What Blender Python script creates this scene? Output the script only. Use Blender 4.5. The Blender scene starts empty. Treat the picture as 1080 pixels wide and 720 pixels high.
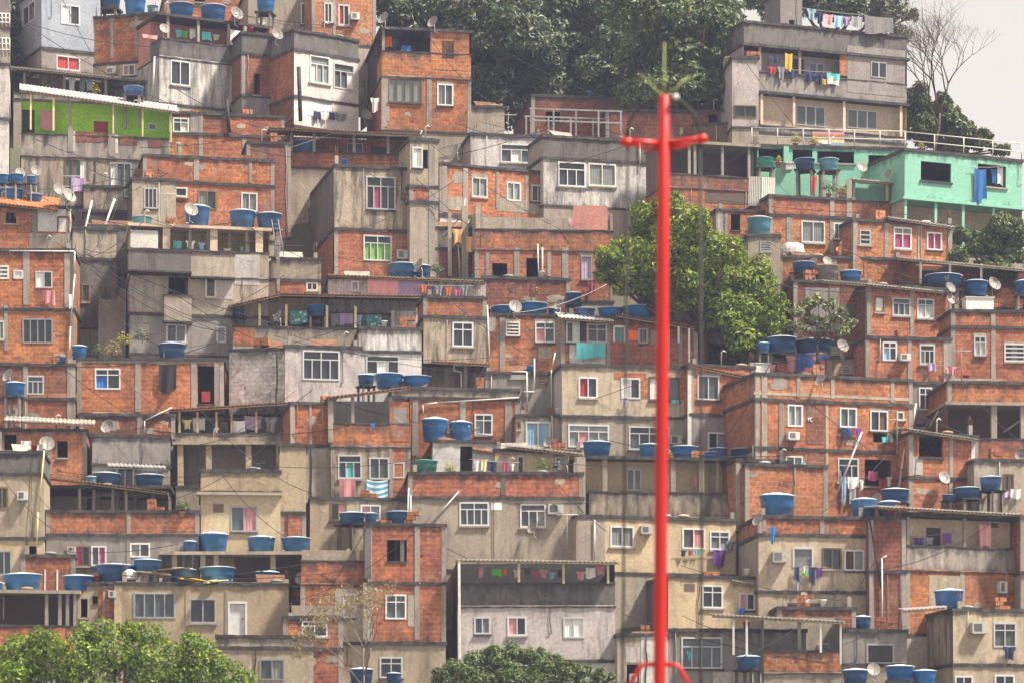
import bpy, bmesh, math, random
from mathutils import Vector, Matrix
R = math.radians
sc = bpy.context.scene
col = sc.collection
random.seed(7)
# ------------------------------------------------------------------ camera, sky, sun, exposure
F = 3300.0; HY = 900.0; CZ = 6.0           # focal length in photo pixels, row of the horizon, eye height
cam = bpy.data.cameras.new('camera'); camo = bpy.data.objects.new('camera', cam); col.objects.link(camo)
camo.location = (0, 0, CZ); camo.rotation_euler = (R(90), 0, 0)
cam.sensor_width = 36; cam.lens = F * 36 / 1080; cam.shift_y = (HY - 360) / 1080
cam.clip_end = 5000; cam.clip_start = .5
cam.dof.use_dof = True; cam.dof.focus_distance = 172; cam.dof.aperture_fstop = cam.lens / 26.0
sc.camera = camo
SUN_EL, SUN_AZ = 57, 110                    # azimuth from +Y (behind the hill) towards -X
w = bpy.data.worlds.new('World'); sc.world = w; w.use_nodes = True
nt = w.node_tree; nt.nodes.clear()
sky = nt.nodes.new('ShaderNodeTexSky'); sky.sky_type = 'NISHITA'; sky.sun_disc = False
sky.sun_elevation = R(SUN_EL); sky.sun_rotation = R(SUN_AZ)
sky.air_density = 1.0; sky.dust_density = 2.0; sky.ozone_density = 1.0
bg = nt.nodes.new('ShaderNodeBackground'); bg.inputs[1].default_value = .13
wo = nt.nodes.new('ShaderNodeOutputWorld')
veil = nt.nodes.new('ShaderNodeMix'); veil.data_type = 'RGBA'; veil.inputs[0].default_value = .9   # thin bright high haze over the blue
veil.inputs[7].default_value = (2.4, 2.14, 1.78, 1); nt.links.new(sky.outputs[0], veil.inputs[6]); nt.links.new(veil.outputs[2], bg.inputs[0])
nt.links.new(bg.outputs[0], wo.inputs[0])
sl = bpy.data.lights.new('sun', 'SUN'); slo = bpy.data.objects.new('sun', sl); col.objects.link(slo)
sl.energy = 3.7; sl.angle = R(6); sl.color = (1, .92, .78)
sd = Vector((math.sin(R(SUN_AZ)) * math.cos(R(SUN_EL)), math.cos(R(SUN_AZ)) * math.cos(R(SUN_EL)), math.sin(R(SUN_EL))))
slo.rotation_euler = sd.to_track_quat('Z', 'Y').to_euler(); slo.location = (-60, 260, 140)
sc.view_settings.view_transform = 'Standard'; sc.view_settings.look = 'None'; sc.view_settings.gamma = 1
sc.view_settings.exposure = 1.57
sc.cycles.max_bounces = 5; sc.cycles.diffuse_bounces = 3; sc.cycles.volume_bounces = 0
sc.cycles.use_denoising = True
# ------------------------------------------------------------------ materials
MATS = {}
def newmat(name):
    m = bpy.data.materials.new(name); m.use_nodes = True; n = m.node_tree; n.nodes.clear()
    out = n.nodes.new('ShaderNodeOutputMaterial'); b = n.nodes.new('ShaderNodeBsdfPrincipled')
    n.links.new(b.outputs[0], out.inputs[0]); b.inputs['Roughness'].default_value = .85
    b.inputs['Specular IOR Level'].default_value = .25
    MATS[name] = m; return m, n, b
def N(n, t, **k):
    x = n.nodes.new(t)
    for a, v in k.items():
        if a[0] == '_': x.inputs[a[1:].replace('_', ' ')].default_value = v
        else: setattr(x, a, v)
    return x
def ramp(n, src, a, b, ca=(0, 0, 0, 1), cb=(1, 1, 1, 1)):
    r = N(n, 'ShaderNodeValToRGB'); r.color_ramp.elements[0].position = a; r.color_ramp.elements[1].position = b
    r.color_ramp.elements[0].color = ca; r.color_ramp.elements[1].color = cb
    n.links.new(src, r.inputs[0]); return r.outputs[0]
def mix(n, fac, a, b, mode='MIX'):
    m = N(n, 'ShaderNodeMix', data_type='RGBA', blend_type=mode)
    if isinstance(fac, float): m.inputs[0].default_value = fac
    else: n.links.new(fac, m.inputs[0])
    for s, i in ((a, 6), (b, 7)):
        if isinstance(s, tuple): m.inputs[i].default_value = s if len(s) == 4 else s + (1,)
        else: n.links.new(s, m.inputs[i])
    return m.outputs[2]
def noise(n, vec, scale, det=4, sx=1, sy=1, rough=.6):
    mp = N(n, 'ShaderNodeMapping'); mp.inputs['Scale'].default_value = (sx, sy, 1); n.links.new(vec, mp.inputs[0])
    t = N(n, 'ShaderNodeTexNoise', _Scale=scale, _Detail=det, _Roughness=rough); n.links.new(mp.outputs[0], t.inputs[0]); return t.outputs[0]
def uvrand(n, k=37.0):
    uv = N(n, 'ShaderNodeUVMap'); oi = N(n, 'ShaderNodeObjectInfo')
    mu = N(n, 'ShaderNodeMath', operation='MULTIPLY'); mu.inputs[1].default_value = k; n.links.new(oi.outputs['Random'], mu.inputs[0])
    cb = N(n, 'ShaderNodeCombineXYZ'); n.links.new(mu.outputs[0], cb.inputs[0]); n.links.new(mu.outputs[0], cb.inputs[2])
    ad = N(n, 'ShaderNodeVectorMath', operation='ADD'); n.links.new(uv.outputs[0], ad.inputs[0]); n.links.new(cb.outputs[0], ad.inputs[1])
    return ad.outputs[0], oi.outputs['Random'], uv.outputs[0]
def mould(n, vec, c, k=1.0):
    e = N(n, 'ShaderNodeUVMap', uv_map='edge'); sp = N(n, 'ShaderNodeSeparateXYZ'); n.links.new(e.outputs[0], sp.inputs[0])
    ns = noise(n, vec, 1.5, 7, 1.6, .6, rough=.75); at_ = N(n, 'ShaderNodeAttribute', attribute_name='edge'); has = N(n, 'ShaderNodeVectorMath', operation='LENGTH'); n.links.new(e.outputs[0], has.inputs[0])
    hs = N(n, 'ShaderNodeMath', operation='GREATER_THAN'); hs.inputs[1].default_value = 1e-5; n.links.new(has.outputs[1], hs.inputs[0])
    for i, ln in ((0, .95), (1, .55)):
        d = N(n, 'ShaderNodeMapRange'); d.inputs['From Max'].default_value = ln; d.inputs['To Min'].default_value = .25 if i == 0 else .14; d.inputs['To Max'].default_value = -.12; n.links.new(sp.outputs[i], d.inputs[0])
        ad = N(n, 'ShaderNodeMath', operation='ADD'); n.links.new(ns, ad.inputs[0]); n.links.new(d.outputs[0], ad.inputs[1]); f = ramp(n, ad.outputs[0], .56, .72)
        mu = N(n, 'ShaderNodeMath', operation='MULTIPLY'); n.links.new(f, mu.inputs[0]); n.links.new(hs.outputs[0], mu.inputs[1]); m2 = N(n, 'ShaderNodeMath', operation='MULTIPLY'); n.links.new(mu.outputs[0], m2.inputs[0]); m2.inputs[1].default_value = .72 * k
        c = mix(n, m2.outputs[0], c, (.045, .042, .045))
    return c
def bump(n, b, src, s=.4, d=.02):
    bp = N(n, 'ShaderNodeBump'); bp.inputs['Strength'].default_value = s; bp.inputs['Distance'].default_value = d
    n.links.new(src, bp.inputs['Height']); n.links.new(bp.outputs[0], b.inputs['Normal'])
def brick(name, c1, c2, mortar=(.34, .29, .25), grime=.5, paint=None):
    m, n, b = newmat(name); vec, rnd, uv = uvrand(n)
    wob = N(n, 'ShaderNodeTexNoise', _Scale=1.3); n.links.new(vec, wob.inputs[0])
    wv = N(n, 'ShaderNodeVectorMath', operation='SCALE'); wv.inputs[3].default_value = .05; n.links.new(wob.outputs['Color'], wv.inputs[0])
    ad = N(n, 'ShaderNodeVectorMath', operation='ADD'); n.links.new(vec, ad.inputs[0]); n.links.new(wv.outputs[0], ad.inputs[1])
    t = N(n, 'ShaderNodeTexBrick', _Scale=1.0); t.inputs['Brick Width'].default_value = .40; t.inputs['Row Height'].default_value = .235
    t.inputs['Mortar Size'].default_value = .026; t.inputs['Mortar Smooth'].default_value = .4; t.inputs['Bias'].default_value = -.1
    n.links.new(ad.outputs[0], t.inputs[0])
    t.inputs['Color1'].default_value = c1 + (1,); t.inputs['Color2'].default_value = c2 + (1,); t.inputs['Mortar'].default_value = mortar + (1,)
    c = t.outputs[0]
    hv = N(n, 'ShaderNodeHueSaturation'); mr = N(n, 'ShaderNodeMapRange'); mr.inputs['To Min'].default_value = .8; mr.inputs['To Max'].default_value = 1.25; mh = N(n, 'ShaderNodeMapRange'); mh.inputs['From Max'].default_value = .37; mh.inputs['To Min'].default_value = .488; mh.inputs['To Max'].default_value = .512; fr_ = N(n, 'ShaderNodeMath', operation='MODULO'); fr_.inputs[1].default_value = .37; n.links.new(rnd, fr_.inputs[0]); n.links.new(fr_.outputs[0], mh.inputs[0]); n.links.new(mh.outputs[0], hv.inputs['Hue'])
    n.links.new(rnd, mr.inputs[0]); n.links.new(mr.outputs[0], hv.inputs['Value']); n.links.new(c, hv.inputs['Color']); c = hv.outputs[0]
    cell = N(n, 'ShaderNodeTexVoronoi', _Scale=1.0); mpc = N(n, 'ShaderNodeMapping'); mpc.inputs['Scale'].default_value = (2.6, 4.3, 1); n.links.new(ad.outputs[0], mpc.inputs[0]); n.links.new(mpc.outputs[0], cell.inputs[0])
    c = mix(n, .42, c, mix(n, ramp(n, cell.outputs['Color'], .1, .9), tuple(x * .45 for x in c2), tuple(min(1, x * 1.35) for x in c1)))
    big = ramp(n, noise(n, vec, .45, 6), .38, .66)
    c = mix(n, big, c, mix(n, .45, c, tuple(x * .6 for x in c2)))
    sm = ramp(n, noise(n, vec, .8, 7, rough=.75), .56, .66)          # smeared mortar
    c = mix(n, sm, c, mix(n, .5, c, (.36, .30, .26)))
    st = ramp(n, noise(n, vec, 1.0, 6, 1.7, .35), .50, .72)        # water stains
    c = mix(n, st, c, mix(n, grime, c, (.05, .042, .042)))
    fine = ramp(n, noise(n, vec, 7, 4, rough=.8), .40, .62); c = mix(n, fine, mix(n, .48, c, (.05, .03, .03)), c)
    ho = ramp(n, noise(n, vec, 2.7, 3, rough=.7), .69, .72); c = mix(n, ho, c, (.035, .022, .02))
    c = mould(n, vec, c); sat = N(n, 'ShaderNodeHueSaturation', _Saturation=1.04); n.links.new(c, sat.inputs['Color']); c = sat.outputs[0]; n.links.new(c, b.inputs[0]); bump(n, b, t.outputs[1], -.5, .015)
def plaster(name, c, stain=(.10, .09, .085), amt=.55, patch=None, streak=.55, rough=.9):
    m, n, b = newmat(name); vec, rnd, uv = uvrand(n)
    hv = N(n, 'ShaderNodeHueSaturation'); mr = N(n, 'ShaderNodeMapRange'); mr.inputs['To Min'].default_value = .85; mr.inputs['To Max'].default_value = 1.13
    n.links.new(rnd, mr.inputs[0]); n.links.new(mr.outputs[0], hv.inputs['Value']); hv.inputs['Color'].default_value = c + (1,)
    cc = hv.outputs[0]
    big = ramp(n, noise(n, vec, .55, 7, rough=.7), .40, .62); cc = mix(n, big, cc, mix(n, .5, cc, patch or tuple(x * .5 for x in c)))
    lt = ramp(n, noise(n, vec, 1.1, 6, rough=.75), .56, .64); cc = mix(n, lt, cc, mix(n, .3, cc, tuple(min(.8, x * 1.6 + .05) for x in c)))
    st = ramp(n, noise(n, vec, 1.25, 7, 2.2, .30, rough=.7), streak - .05, streak + .13); cc = mix(n, st, cc, mix(n, min(1, amt * 1.15), cc, stain))
    bl = ramp(n, noise(n, vec, 1.7, 8, rough=.8), .56, .64); cc = mix(n, bl, cc, mix(n, amt * .8, cc, stain))
    fine = ramp(n, noise(n, vec, 8, 5, rough=.85), .40, .60); cc = mix(n, fine, mix(n, .36, cc, stain), cc)
    cc = mould(n, vec, cc, min(1, amt * 1.7)); n.links.new(cc, b.inputs[0]); b.inputs['Roughness'].default_value = rough; bump(n, b, noise(n, vec, 6, 5), .35, .02)
def plain(name, c, rough=.6, spec=.3, var=.25, metal=0., sc_=4.):
    m, n, b = newmat(name); tc = N(n, 'ShaderNodeTexCoord')
    f = ramp(n, noise(n, tc.outputs['Object'], sc_, 4), .35, .7)
    oi = N(n, 'ShaderNodeObjectInfo'); mr = N(n, 'ShaderNodeMapRange'); mr.inputs['To Min'].default_value = .8 if name != 'redpaint' else 1; mr.inputs['To Max'].default_value = 1.3 if name != 'redpaint' else 1; n.links.new(oi.outputs['Random'], mr.inputs[0]); hv = N(n, 'ShaderNodeHueSaturation'); n.links.new(mr.outputs[0], hv.inputs['Value'])
    n.links.new(mix(n, f, c + (1,), tuple(x * (1 - var) for x in c) + (1,)), hv.inputs['Color']); n.links.new(hv.outputs[0], b.inputs[0])
    b.inputs['Roughness'].default_value = rough; b.inputs['Specular IOR Level'].default_value = spec; b.inputs['Metallic'].default_value = metal
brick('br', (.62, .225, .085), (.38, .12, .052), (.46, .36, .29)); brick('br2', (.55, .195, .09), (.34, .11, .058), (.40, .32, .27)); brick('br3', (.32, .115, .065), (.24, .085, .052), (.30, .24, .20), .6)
brick('bro', (.58, .22, .10), (.43, .15, .07), (.48, .37, .27), .35); brick('wbr', (.70, .67, .65), (.62, .60, .58), (.45, .43, .42), .3)
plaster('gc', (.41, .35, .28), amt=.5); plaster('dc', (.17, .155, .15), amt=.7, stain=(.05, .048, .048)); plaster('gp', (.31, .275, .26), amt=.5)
plaster('bp', (.50, .41, .295), amt=.45); plaster('wp', (.66, .62, .60), amt=.5); plaster('pp', (.58, .51, .50), amt=.5, patch=(.34, .31, .30))
plaster('yp', (.57, .44, .28), amt=.35, streak=.62); plaster('yb', (.51, .40, .265), amt=.35, streak=.62); plaster('tp', (.44, .36, .275), amt=.8, streak=.47, stain=(.09, .08, .07))
plaster('blu', (.40, .44, .52), amt=.3, streak=.64); plaster('mint', (.26, .53, .41), amt=.5, streak=.62, stain=(.12, .3, .22), patch=(.22, .50, .38)); plaster('lime', (.46, .84, .06), amt=.3, streak=.64, stain=(.08, .2, .03), patch=(.2, .48, .05))
plaster('cream', (.78, .61, .45), amt=.2, streak=.66); plaster('pink', (.55, .24, .20), amt=.2); plaster('ws', (.72, .68, .66), amt=.7, streak=.46, stain=(.12, .11, .105))
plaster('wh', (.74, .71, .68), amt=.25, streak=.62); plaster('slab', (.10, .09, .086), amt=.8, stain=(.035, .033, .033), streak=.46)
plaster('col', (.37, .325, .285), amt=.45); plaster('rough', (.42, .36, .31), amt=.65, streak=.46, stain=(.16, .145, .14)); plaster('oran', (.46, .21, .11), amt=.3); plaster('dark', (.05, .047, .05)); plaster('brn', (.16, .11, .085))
plaster('ground', (.09, .085, .055)); plaster('shore', (.36, .33, .28)); plaster('teal', (.16, .36, .31), amt=.3)
plain('white', (.74, .73, .71), .5); plain('pvc', (.62, .60, .55), .5); plain('frame', (.52, .52, .53), .4, .4, .1); plain('gframe', (.30, .30, .31), .4, .4)
plain('glass', (.035, .045, .05), .12, .6, .5, sc_=1.2); plain('glass2', (.09, .11, .115), .15, .5, .4, sc_=1.2); plain('glass3', (.22, .24, .24), .25, .5, .35, sc_=1.5)
plain('steel', (.26, .25, .25), .5, .4, .4); plain('wood', (.20, .13, .08), .8, .2, .5); plain('woodl', (.42, .32, .2), .8, .2, .4)
plain('tin', (.33, .30, .26), .55, .4, .5, sc_=1.5); plain('tinp', (.44, .385, .38), .55, .4, .3, sc_=1.5); plain('rust', (.20, .10, .06), .8, .2, .5); plain('tile', (.50, .17, .07), .8, .2, .5)
plain('blue', (.03, .16, .40), .45, .4, .45, sc_=2.); plain('blued', (.03, .10, .24), .5, .4, .5, sc_=2.); plain('bluel', (.10, .30, .42), .5, .4, .35, sc_=2.); plain('green', (.05, .24, .19), .5, .4, .35); plain('bluebr', (.02, .17, .48), .5, .4, .3)
plain('lid', (.46, .56, .66), .5, .4, .3); plain('lidg', (.50, .50, .48), .6, .3, .4); plain('concrete_tank', (.22, .20, .19), .9, .2, .4)  # lid: the sun on tank tops put into a paler colour
plain('dish', (.33, .30, .28), .55, .3, .5, sc_=3.); plain('cable', (.03, .03, .032), .7); plain('cablel', (.33, .31, .30), .7)
plain('redpaint', (.45, .006, .006), .38, .5, .12); plain('antenna', (.30, .33, .13), .6)
plain('red', (.36, .04, .045)); plain('orange', (.75, .14, .02)); plain('yellow', (.72, .45, .05)); plain('lightyellow', (.68, .6, .3)); plain('turquoise', (.10, .50, .52)); plain('cloth_blue', (.03, .16, .48)); plain('navy', (.02, .03, .09))
plain('purple', (.16, .05, .30)); plain('magenta', (.38, .07, .16)); plain('rose', (.62, .28, .30)); plain('lilac', (.45, .34, .52)); plain('black', (.02, .02, .022)); plain('grey', (.25, .25, .26)); plain('brown', (.12, .07, .05)); plain('cgreen', (.10, .42, .08)); plain('lightblue', (.3, .48, .66))
plain('skin', (.42, .20, .12), .55); plain('hair', (.02, .015, .012)); plain('bark', (.12, .09, .07), .9, .1, .5); plain('barkl', (.22, .18, .15), .9, .1, .4); plain('curtain_green', (.16, .32, .08)); plain('acw', (.50, .48, .45), .5); plain('grille', (.12, .12, .125))
def pat(name, c1, c2, kind, scale, c3=None):
    m, n, b = newmat(name); uv = N(n, 'ShaderNodeUVMap')
    if kind == 'check': t = N(n, 'ShaderNodeTexChecker', _Scale=scale); n.links.new(uv.outputs[0], t.inputs[0]); n.links.new(mix(n, t.outputs[1], c1, c2), b.inputs[0])
    elif kind == 'stripe':
        t = N(n, 'ShaderNodeTexWave', wave_type='BANDS', bands_direction='Y', _Scale=scale); n.links.new(uv.outputs[0], t.inputs[0]); n.links.new(mix(n, ramp(n, t.outputs[1], .45, .55), c1, c2), b.inputs[0])
    else:
        t = N(n, 'ShaderNodeTexVoronoi', _Scale=scale); n.links.new(uv.outputs[0], t.inputs[0]); f = ramp(n, t.outputs[0], .28, .36)
        n.links.new(mix(n, f, c1, c2), b.inputs[0])
pat('stripeblue', (.62, .68, .7), (.08, .30, .50), 'stripe', 1.1); pat('stripeorange', (.75, .30, .05), (.62, .50, .32), 'stripe', 2.6)
pat('floral', (.55, .12, .10), (.03, .09, .26), 'v', 2.2); pat('dots', (.55, .6, .58), (.07, .25, .25), 'v', 4.); pat('leopard', (.30, .27, .25), (.55, .52, .5), 'v', 7.)
def leafmat(name, c1, c2, tr=.35, yel=None):
    m, n, b = newmat(name); g = N(n, 'ShaderNodeNewGeometry'); r = N(n, 'ShaderNodeValToRGB')
    e = r.color_ramp.elements; e[0].position = 0; e[0].color = c1 + (1,); e[1].position = .85; e[1].color = c2 + (1,)
    if yel: x = e.new(1.0); x.color = yel + (1,)
    n.links.new(g.outputs['Random Per Island'], r.inputs[0]); n.links.new(r.outputs[0], b.inputs[0])
    b.inputs['Roughness'].default_value = .45; b.inputs['Specular IOR Level'].default_value = .4
    t = N(n, 'ShaderNodeBsdfTranslucent'); n.links.new(r.outputs[0], t.inputs[0]); ms = N(n, 'ShaderNodeMixShader'); ms.inputs[0].default_value = tr
    n.links.new(b.outputs[0], ms.inputs[1]); n.links.new(t.outputs[0], ms.inputs[2])
    out = [x for x in n.nodes if x.type == 'OUTPUT_MATERIAL'][0]; n.links.new(ms.outputs[0], out.inputs[0])
leafmat('leaf_mango', (.03, .09, .01), (.25, .31, .02), .4, (.44, .45, .05)); leafmat('leaf_dark', (.035, .07, .04), (.11, .135, .055), .25, (.24, .23, .10))
leafmat('leaf_front', (.02, .07, .008), (.21, .32, .015), .38, (.50, .50, .04)); leafmat('leaf_mid', (.045, .095, .03), (.13, .165, .05), .3, (.27, .28, .10)); leafmat('leaf_pale', (.10, .14, .05), (.30, .31, .16), .3, (.5, .48, .3)); leafmat('leaf_dry', (.18, .12, .06), (.34, .27, .12), .3, (.42, .36, .2)); leafmat('leaf_yellow', (.10, .14, .03), (.5, .4, .05), .3)
# ------------------------------------------------------------------ mesh building
class MB:
    def __init__(s, edge=None): s.v = []; s.f = []; s.uv = []; s.sm = []; s.edge = edge
    def quad(s, p, uv=None, smooth=False):
        i = len(s.v); s.v += [tuple(x) for x in p]; s.f.append(tuple(range(i, i + len(p))))
        s.uv += uv or [(0, 0)] * len(p); s.sm.append(smooth)
    def box(s, x0, x1, y0, y1, z0, z1, zo=0):
        P = [(x, y, z) for z in (z0, z1) for y in (y0, y1) for x in (x0, x1)]
        for idx, ax in (((0, 1, 5, 4), 0), ((3, 2, 6, 7), 0), ((2, 0, 4, 6), 1), ((1, 3, 7, 5), 1), ((4, 5, 7, 6), 2), ((2, 3, 1, 0), 2)):
            q = [P[k] for k in idx]
            s.quad(q, [((p[0], p[2] + zo) if ax == 0 else (p[1] + 3.3, p[2] + zo) if ax == 1 else (p[0], p[1])) for p in q])
    def rag(s, x0, x1, y0, y1, z0, z1, zo=0):
        rn = random.Random(int(x1 * 977 + z1 * 131)); n = max(2, int((x1 - x0) / .35)); J = [(rn.uniform(-.02, .02), rn.uniform(-.025, .025), rn.uniform(-.025, .02)) for _ in range(n + 1)]
        P = [[(x0 + (x1 - x0) * k / n, y0 + j[0] + (.0), z0 + j[1]) for k, j in enumerate(J)], [(x0 + (x1 - x0) * k / n, y0 + j[0] * .5, z1 + j[2]) for k, j in enumerate(J)], [(x0 + (x1 - x0) * k / n, y1, z1) for k, j in enumerate(J)], [(x0 + (x1 - x0) * k / n, y1, z0) for k, j in enumerate(J)]]
        for a, b, ax in ((P[0], P[1], 2), (P[1], P[2], 1), (P[2], P[3], 2), (P[3], P[0], 1)):
            for k in range(n):
                q = [a[k], a[k + 1], b[k + 1], b[k]]; s.quad(q, [(p[0], p[2] + zo if ax == 2 else p[1]) for p in q])
        for k in (0, n): s.quad([P[0][k], P[1][k], P[2][k], P[3][k]], [(p[k][1], p[k][2] + zo) for p in P])
    def tube(s, pts, r, n=6):
        pts = [Vector(p) for p in pts]; rings = []
        rr = r if isinstance(r, (list, tuple)) else [r] * len(pts)
        for i, p in enumerate(pts):
            d = (pts[min(i + 1, len(pts) - 1)] - pts[max(i - 1, 0)]).normalized()
            a = d.cross(Vector((0, 0, 1))); a = a if a.length > .05 else d.cross(Vector((0, 1, 0))); a.normalize(); b = d.cross(a)
            rings.append([len(s.v) + k for k in range(n)])
            s.v += [tuple(p + (a * math.cos(2 * math.pi * k / n) + b * math.sin(2 * math.pi * k / n)) * rr[i]) for k in range(n)]
        for A, B in zip(rings, rings[1:]):
            for k in range(n):
                s.f.append((A[k], A[(k + 1) % n], B[(k + 1) % n], B[k])); s.uv += [(0, 0)] * 4; s.sm.append(True)
        s.f.append(tuple(rings[0][::-1])); s.f.append(tuple(rings[-1])); s.uv += [(0, 0)] * (2 * n); s.sm += [False, False]
    def lathe(s, prof, n=20, c=(0, 0, 0), smooth=True):
        rings = []
        for r, z in prof:
            rings.append([len(s.v) + k for k in range(n)])
            s.v += [(c[0] + r * math.cos(2 * math.pi * k / n), c[1] + r * math.sin(2 * math.pi * k / n), c[2] + z) for k in range(n)]
        for A, B in zip(rings, rings[1:]):
            for k in range(n):
                s.f.append((A[k], A[(k + 1) % n], B[(k + 1) % n], B[k])); s.uv += [(0, 0)] * 4; s.sm.append(smooth)
        s.f.append(tuple(rings[0][::-1])); s.f.append(tuple(rings[-1])); s.uv += [(0, 0)] * (2 * n); s.sm += [False, False]
    def build(s, name, mat, parent=None, loc=None):
        me = bpy.data.meshes.new(name); me.from_pydata(s.v, [], s.f)
        ul = me.uv_layers.new(name='UVMap')
        ul.data.foreach_set('uv', [c for u in s.uv for c in u]); me.polygons.foreach_set('use_smooth', s.sm)
        if s.edge:                                   # height above the foot of the wall and below its open top, for moss and mould
            e2 = me.uv_layers.new(name='edge'); top, bot = s.edge
            e2.data.foreach_set('uv', [c for f in s.f for i in f for c in ((top - s.v[i][2]) if top is not None else 9., s.v[i][2] - bot)])
        me.materials.append(MATS[mat]); me.update()
        o = bpy.data.objects.new(name, me); col.objects.link(o)
        if parent: o.parent = parent
        if loc is not None: o.location = loc
        return o
def empty(name, loc, rz=0):
    o = bpy.data.objects.new(name, None); col.objects.link(o); o.location = loc; o.rotation_euler = (0, 0, rz); o.empty_display_size = .3; return o
def tag(o, label, cat, group=None, kind=None):
    if kind: o['kind'] = kind
    if label: o['label'] = label
    if cat: o['category'] = cat
    if group: o['group'] = group
    return o
def at(px, py, Y): return Vector(((px - 540) / F * Y, Y, CZ + (HY - py) / F * Y))
SLOPE = .95; HAZE = .00036
def Yg(py): return (150 * SLOPE - (HY - 720) / F * 150) / (SLOPE - (HY - py) / F)
LABELED = []                                  # (object, text, place, x) : repeats told apart afterwards
def note(o, text, place, cat, group, x): tag(o, None, cat, group); LABELED.append((o, text, place, x))
# ------------------------------------------------------------------ houses
BR = ('br', 'br2', 'br3', 'bro')
def window(root, x0, x1, z0, z1, style, side=None):
    """style: kind[:curtain]; built in the wall plane y=0 of `side` frame (None = front, 'L' = left wall plane x=0)."""
    kind, _, cur = style.partition(':')
    hw = x1 - x0; hh = z1 - z0; fr = .05; mb = MB(); rec = .09
    def B(m, a0, a1, b0, b1, c0, c1):       # a along wall, b outwards(-)/in(+), c up
        if side == 'L': m.box(b0, b1, -a1, -a0, c0, c1)
        else: m.box(a0, a1, b0, b1, c0, c1)
    if kind in ('h', 'v'):
        if kind == 'v': return
        d = .05; B(mb, x0 - .02, x1 + .02, -.05, .1, z0 - .09, z0 - .003); mb.build('window_sill', 'slab', root); return
    fm = 'gframe' if 'g' in kind else ('frame' if kind[0] in 'tT' else random.choice(['frame', 'frame', 'frame', 'frame', 'frame', 'pvc', 'gframe', 'wood'])); k = kind.replace('g', '')
    y0, y1 = -.035, .06
    B(mb, x0 - .03, x1 + .03, y0, y1, z0 - .03, z0 + fr); B(mb, x0 - .03, x1 + .03, y0, y1, z1 - fr, z1 + .03)
    B(mb, x0 - .03, x0 + fr, y0 + .002, y1 - .002, z0 + fr, z1 - fr); B(mb, x1 - fr, x1 + .03, y0 + .002, y1 - .002, z0 + fr, z1 - fr)
    zt = z1
    if k[0] in 'tT': zt = z1 - hh * .3; B(mb, x0 + fr, x1 - fr, y0 + .004, y1 - .01, zt - .025, zt + .025)
    nn = int(k[1:]) if k[1:].isdigit() else 2
    if k[0] in 'pt':
        for i in range(1, nn): xx = x0 + hw * i / nn; B(mb, xx - .026, xx + .026, y0 + .006, y1 - .012, z0 + fr, z1 - fr if k[0] == 't' and i * 2 == nn else zt - .025)
    if k[0] == 'T':
        for i in range(1, nn): xx = x0 + hw * i / nn; B(mb, xx - .026, xx + .026, y0 + .006, y1 - .012, z0 + fr, z1 - fr)
    if k[0] == 'l':
        for i in range(1, nn + 1): zz = z0 + hh * i / (nn + 1); B(mb, x0 + fr, x1 - fr, y0 + .006, y1, zz - .035, zz + .035)
    isdoor = k[0] in 'dD'
    if isdoor: mb = MB(); B(mb, x0 - .05, x0 + .04, y0, y1, z0, z1); B(mb, x1 - .04, x1 + .05, y0, y1, z0, z1); B(mb, x0 + .04, x1 - .04, y0, y1, z1 - .08, z1 + .03)
    f = mb.build('door' if isdoor else 'window', fm, root)
    g = MB(); B(g, x0 + .01, x1 - .01, .075, .09, z0 + .01, z1 - .01)
    if isdoor:
        g.build('door_leaf', cur or ('white' if k[0] == 'D' else 'glass'), f)
        h = MB(); B(h, x1 - .2, x1 - .12, .03, .074, (z0 + z1) / 2 - .06, (z0 + z1) / 2 + .04); h.build('handle', 'steel', f); return
    gm = random.choice(['glass', 'glass', 'glass2', 'glass2', 'glass3'])
    g.build('pane', gm, f)
    if cur or random.random() < .45:
        cm = cur or random.choice(['grey', 'glass3', 'glass3', 'white', 'rose', 'glass2', 'lightblue'])
        c = MB(); a = x0 + fr; bb = x1 - fr
        full = cur and not cur.endswith('h')
        if full: spans = [(a, bb)]
        else: i = random.randrange(nn); spans = [(x0 + hw * i / nn + .03, x0 + hw * (i + 1) / nn - .03)]
        if cur.endswith('h'): cm = cur[:-1]
        for (p, q) in spans:
            k2 = max(3, int((q - p) / .07))
            for j in range(k2):
                o1 = .02 * (j % 2); o2 = .02 * ((j + 1) % 2); u0 = p + (q - p) * j / k2; u1 = p + (q - p) * (j + 1) / k2
                t = zt - .03; pts = [(u0, .045 + o1, z0 + fr), (u1, .045 + o2, z0 + fr), (u1, .045 + o2, t), (u0, .045 + o1, t)]
                if side == 'L': pts = [(y, -x, z) for x, y, z in pts][::-1]
                c.quad(pts)
        c.build('curtain', cm, f)
def wall_holes(mb, x0, x1, z0, z1, holes, zo, plane, uo=0):
    xs = sorted({x0, x1} | {h[k] for h in holes for k in (0, 1)}); zs = sorted({z0, z1} | {h[k] for h in holes for k in (2, 3)})
    for a, b in zip(xs, xs[1:]):
        for c, d in zip(zs, zs[1:]):
            mx, mz = (a + b) / 2, (c + d) / 2
            if any(h[0] < mx < h[1] and h[2] < mz < h[3] for h in holes): continue
            mb.quad([plane(a, 0, c), plane(b, 0, c), plane(b, 0, d), plane(a, 0, d)], [(a + uo, c + zo), (b + uo, c + zo), (b + uo, d + zo), (a + uo, d + zo)])
    r = .14
    for a, b, c, d in holes:
        for p, q in (((a, c), (b, c)), ((b, c), (b, d)), ((b, d), (a, d)), ((a, d), (a, c))):
            mb.quad([plane(p[0], 0, p[1]), plane(p[0], r, p[1]), plane(q[0], r, q[1]), plane(q[0], 0, q[1])], [(p[0], p[1]), (p[0] + r, p[1]), (q[0] + r, q[1]), (q[0], q[1])])
HOUSES = {}
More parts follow.
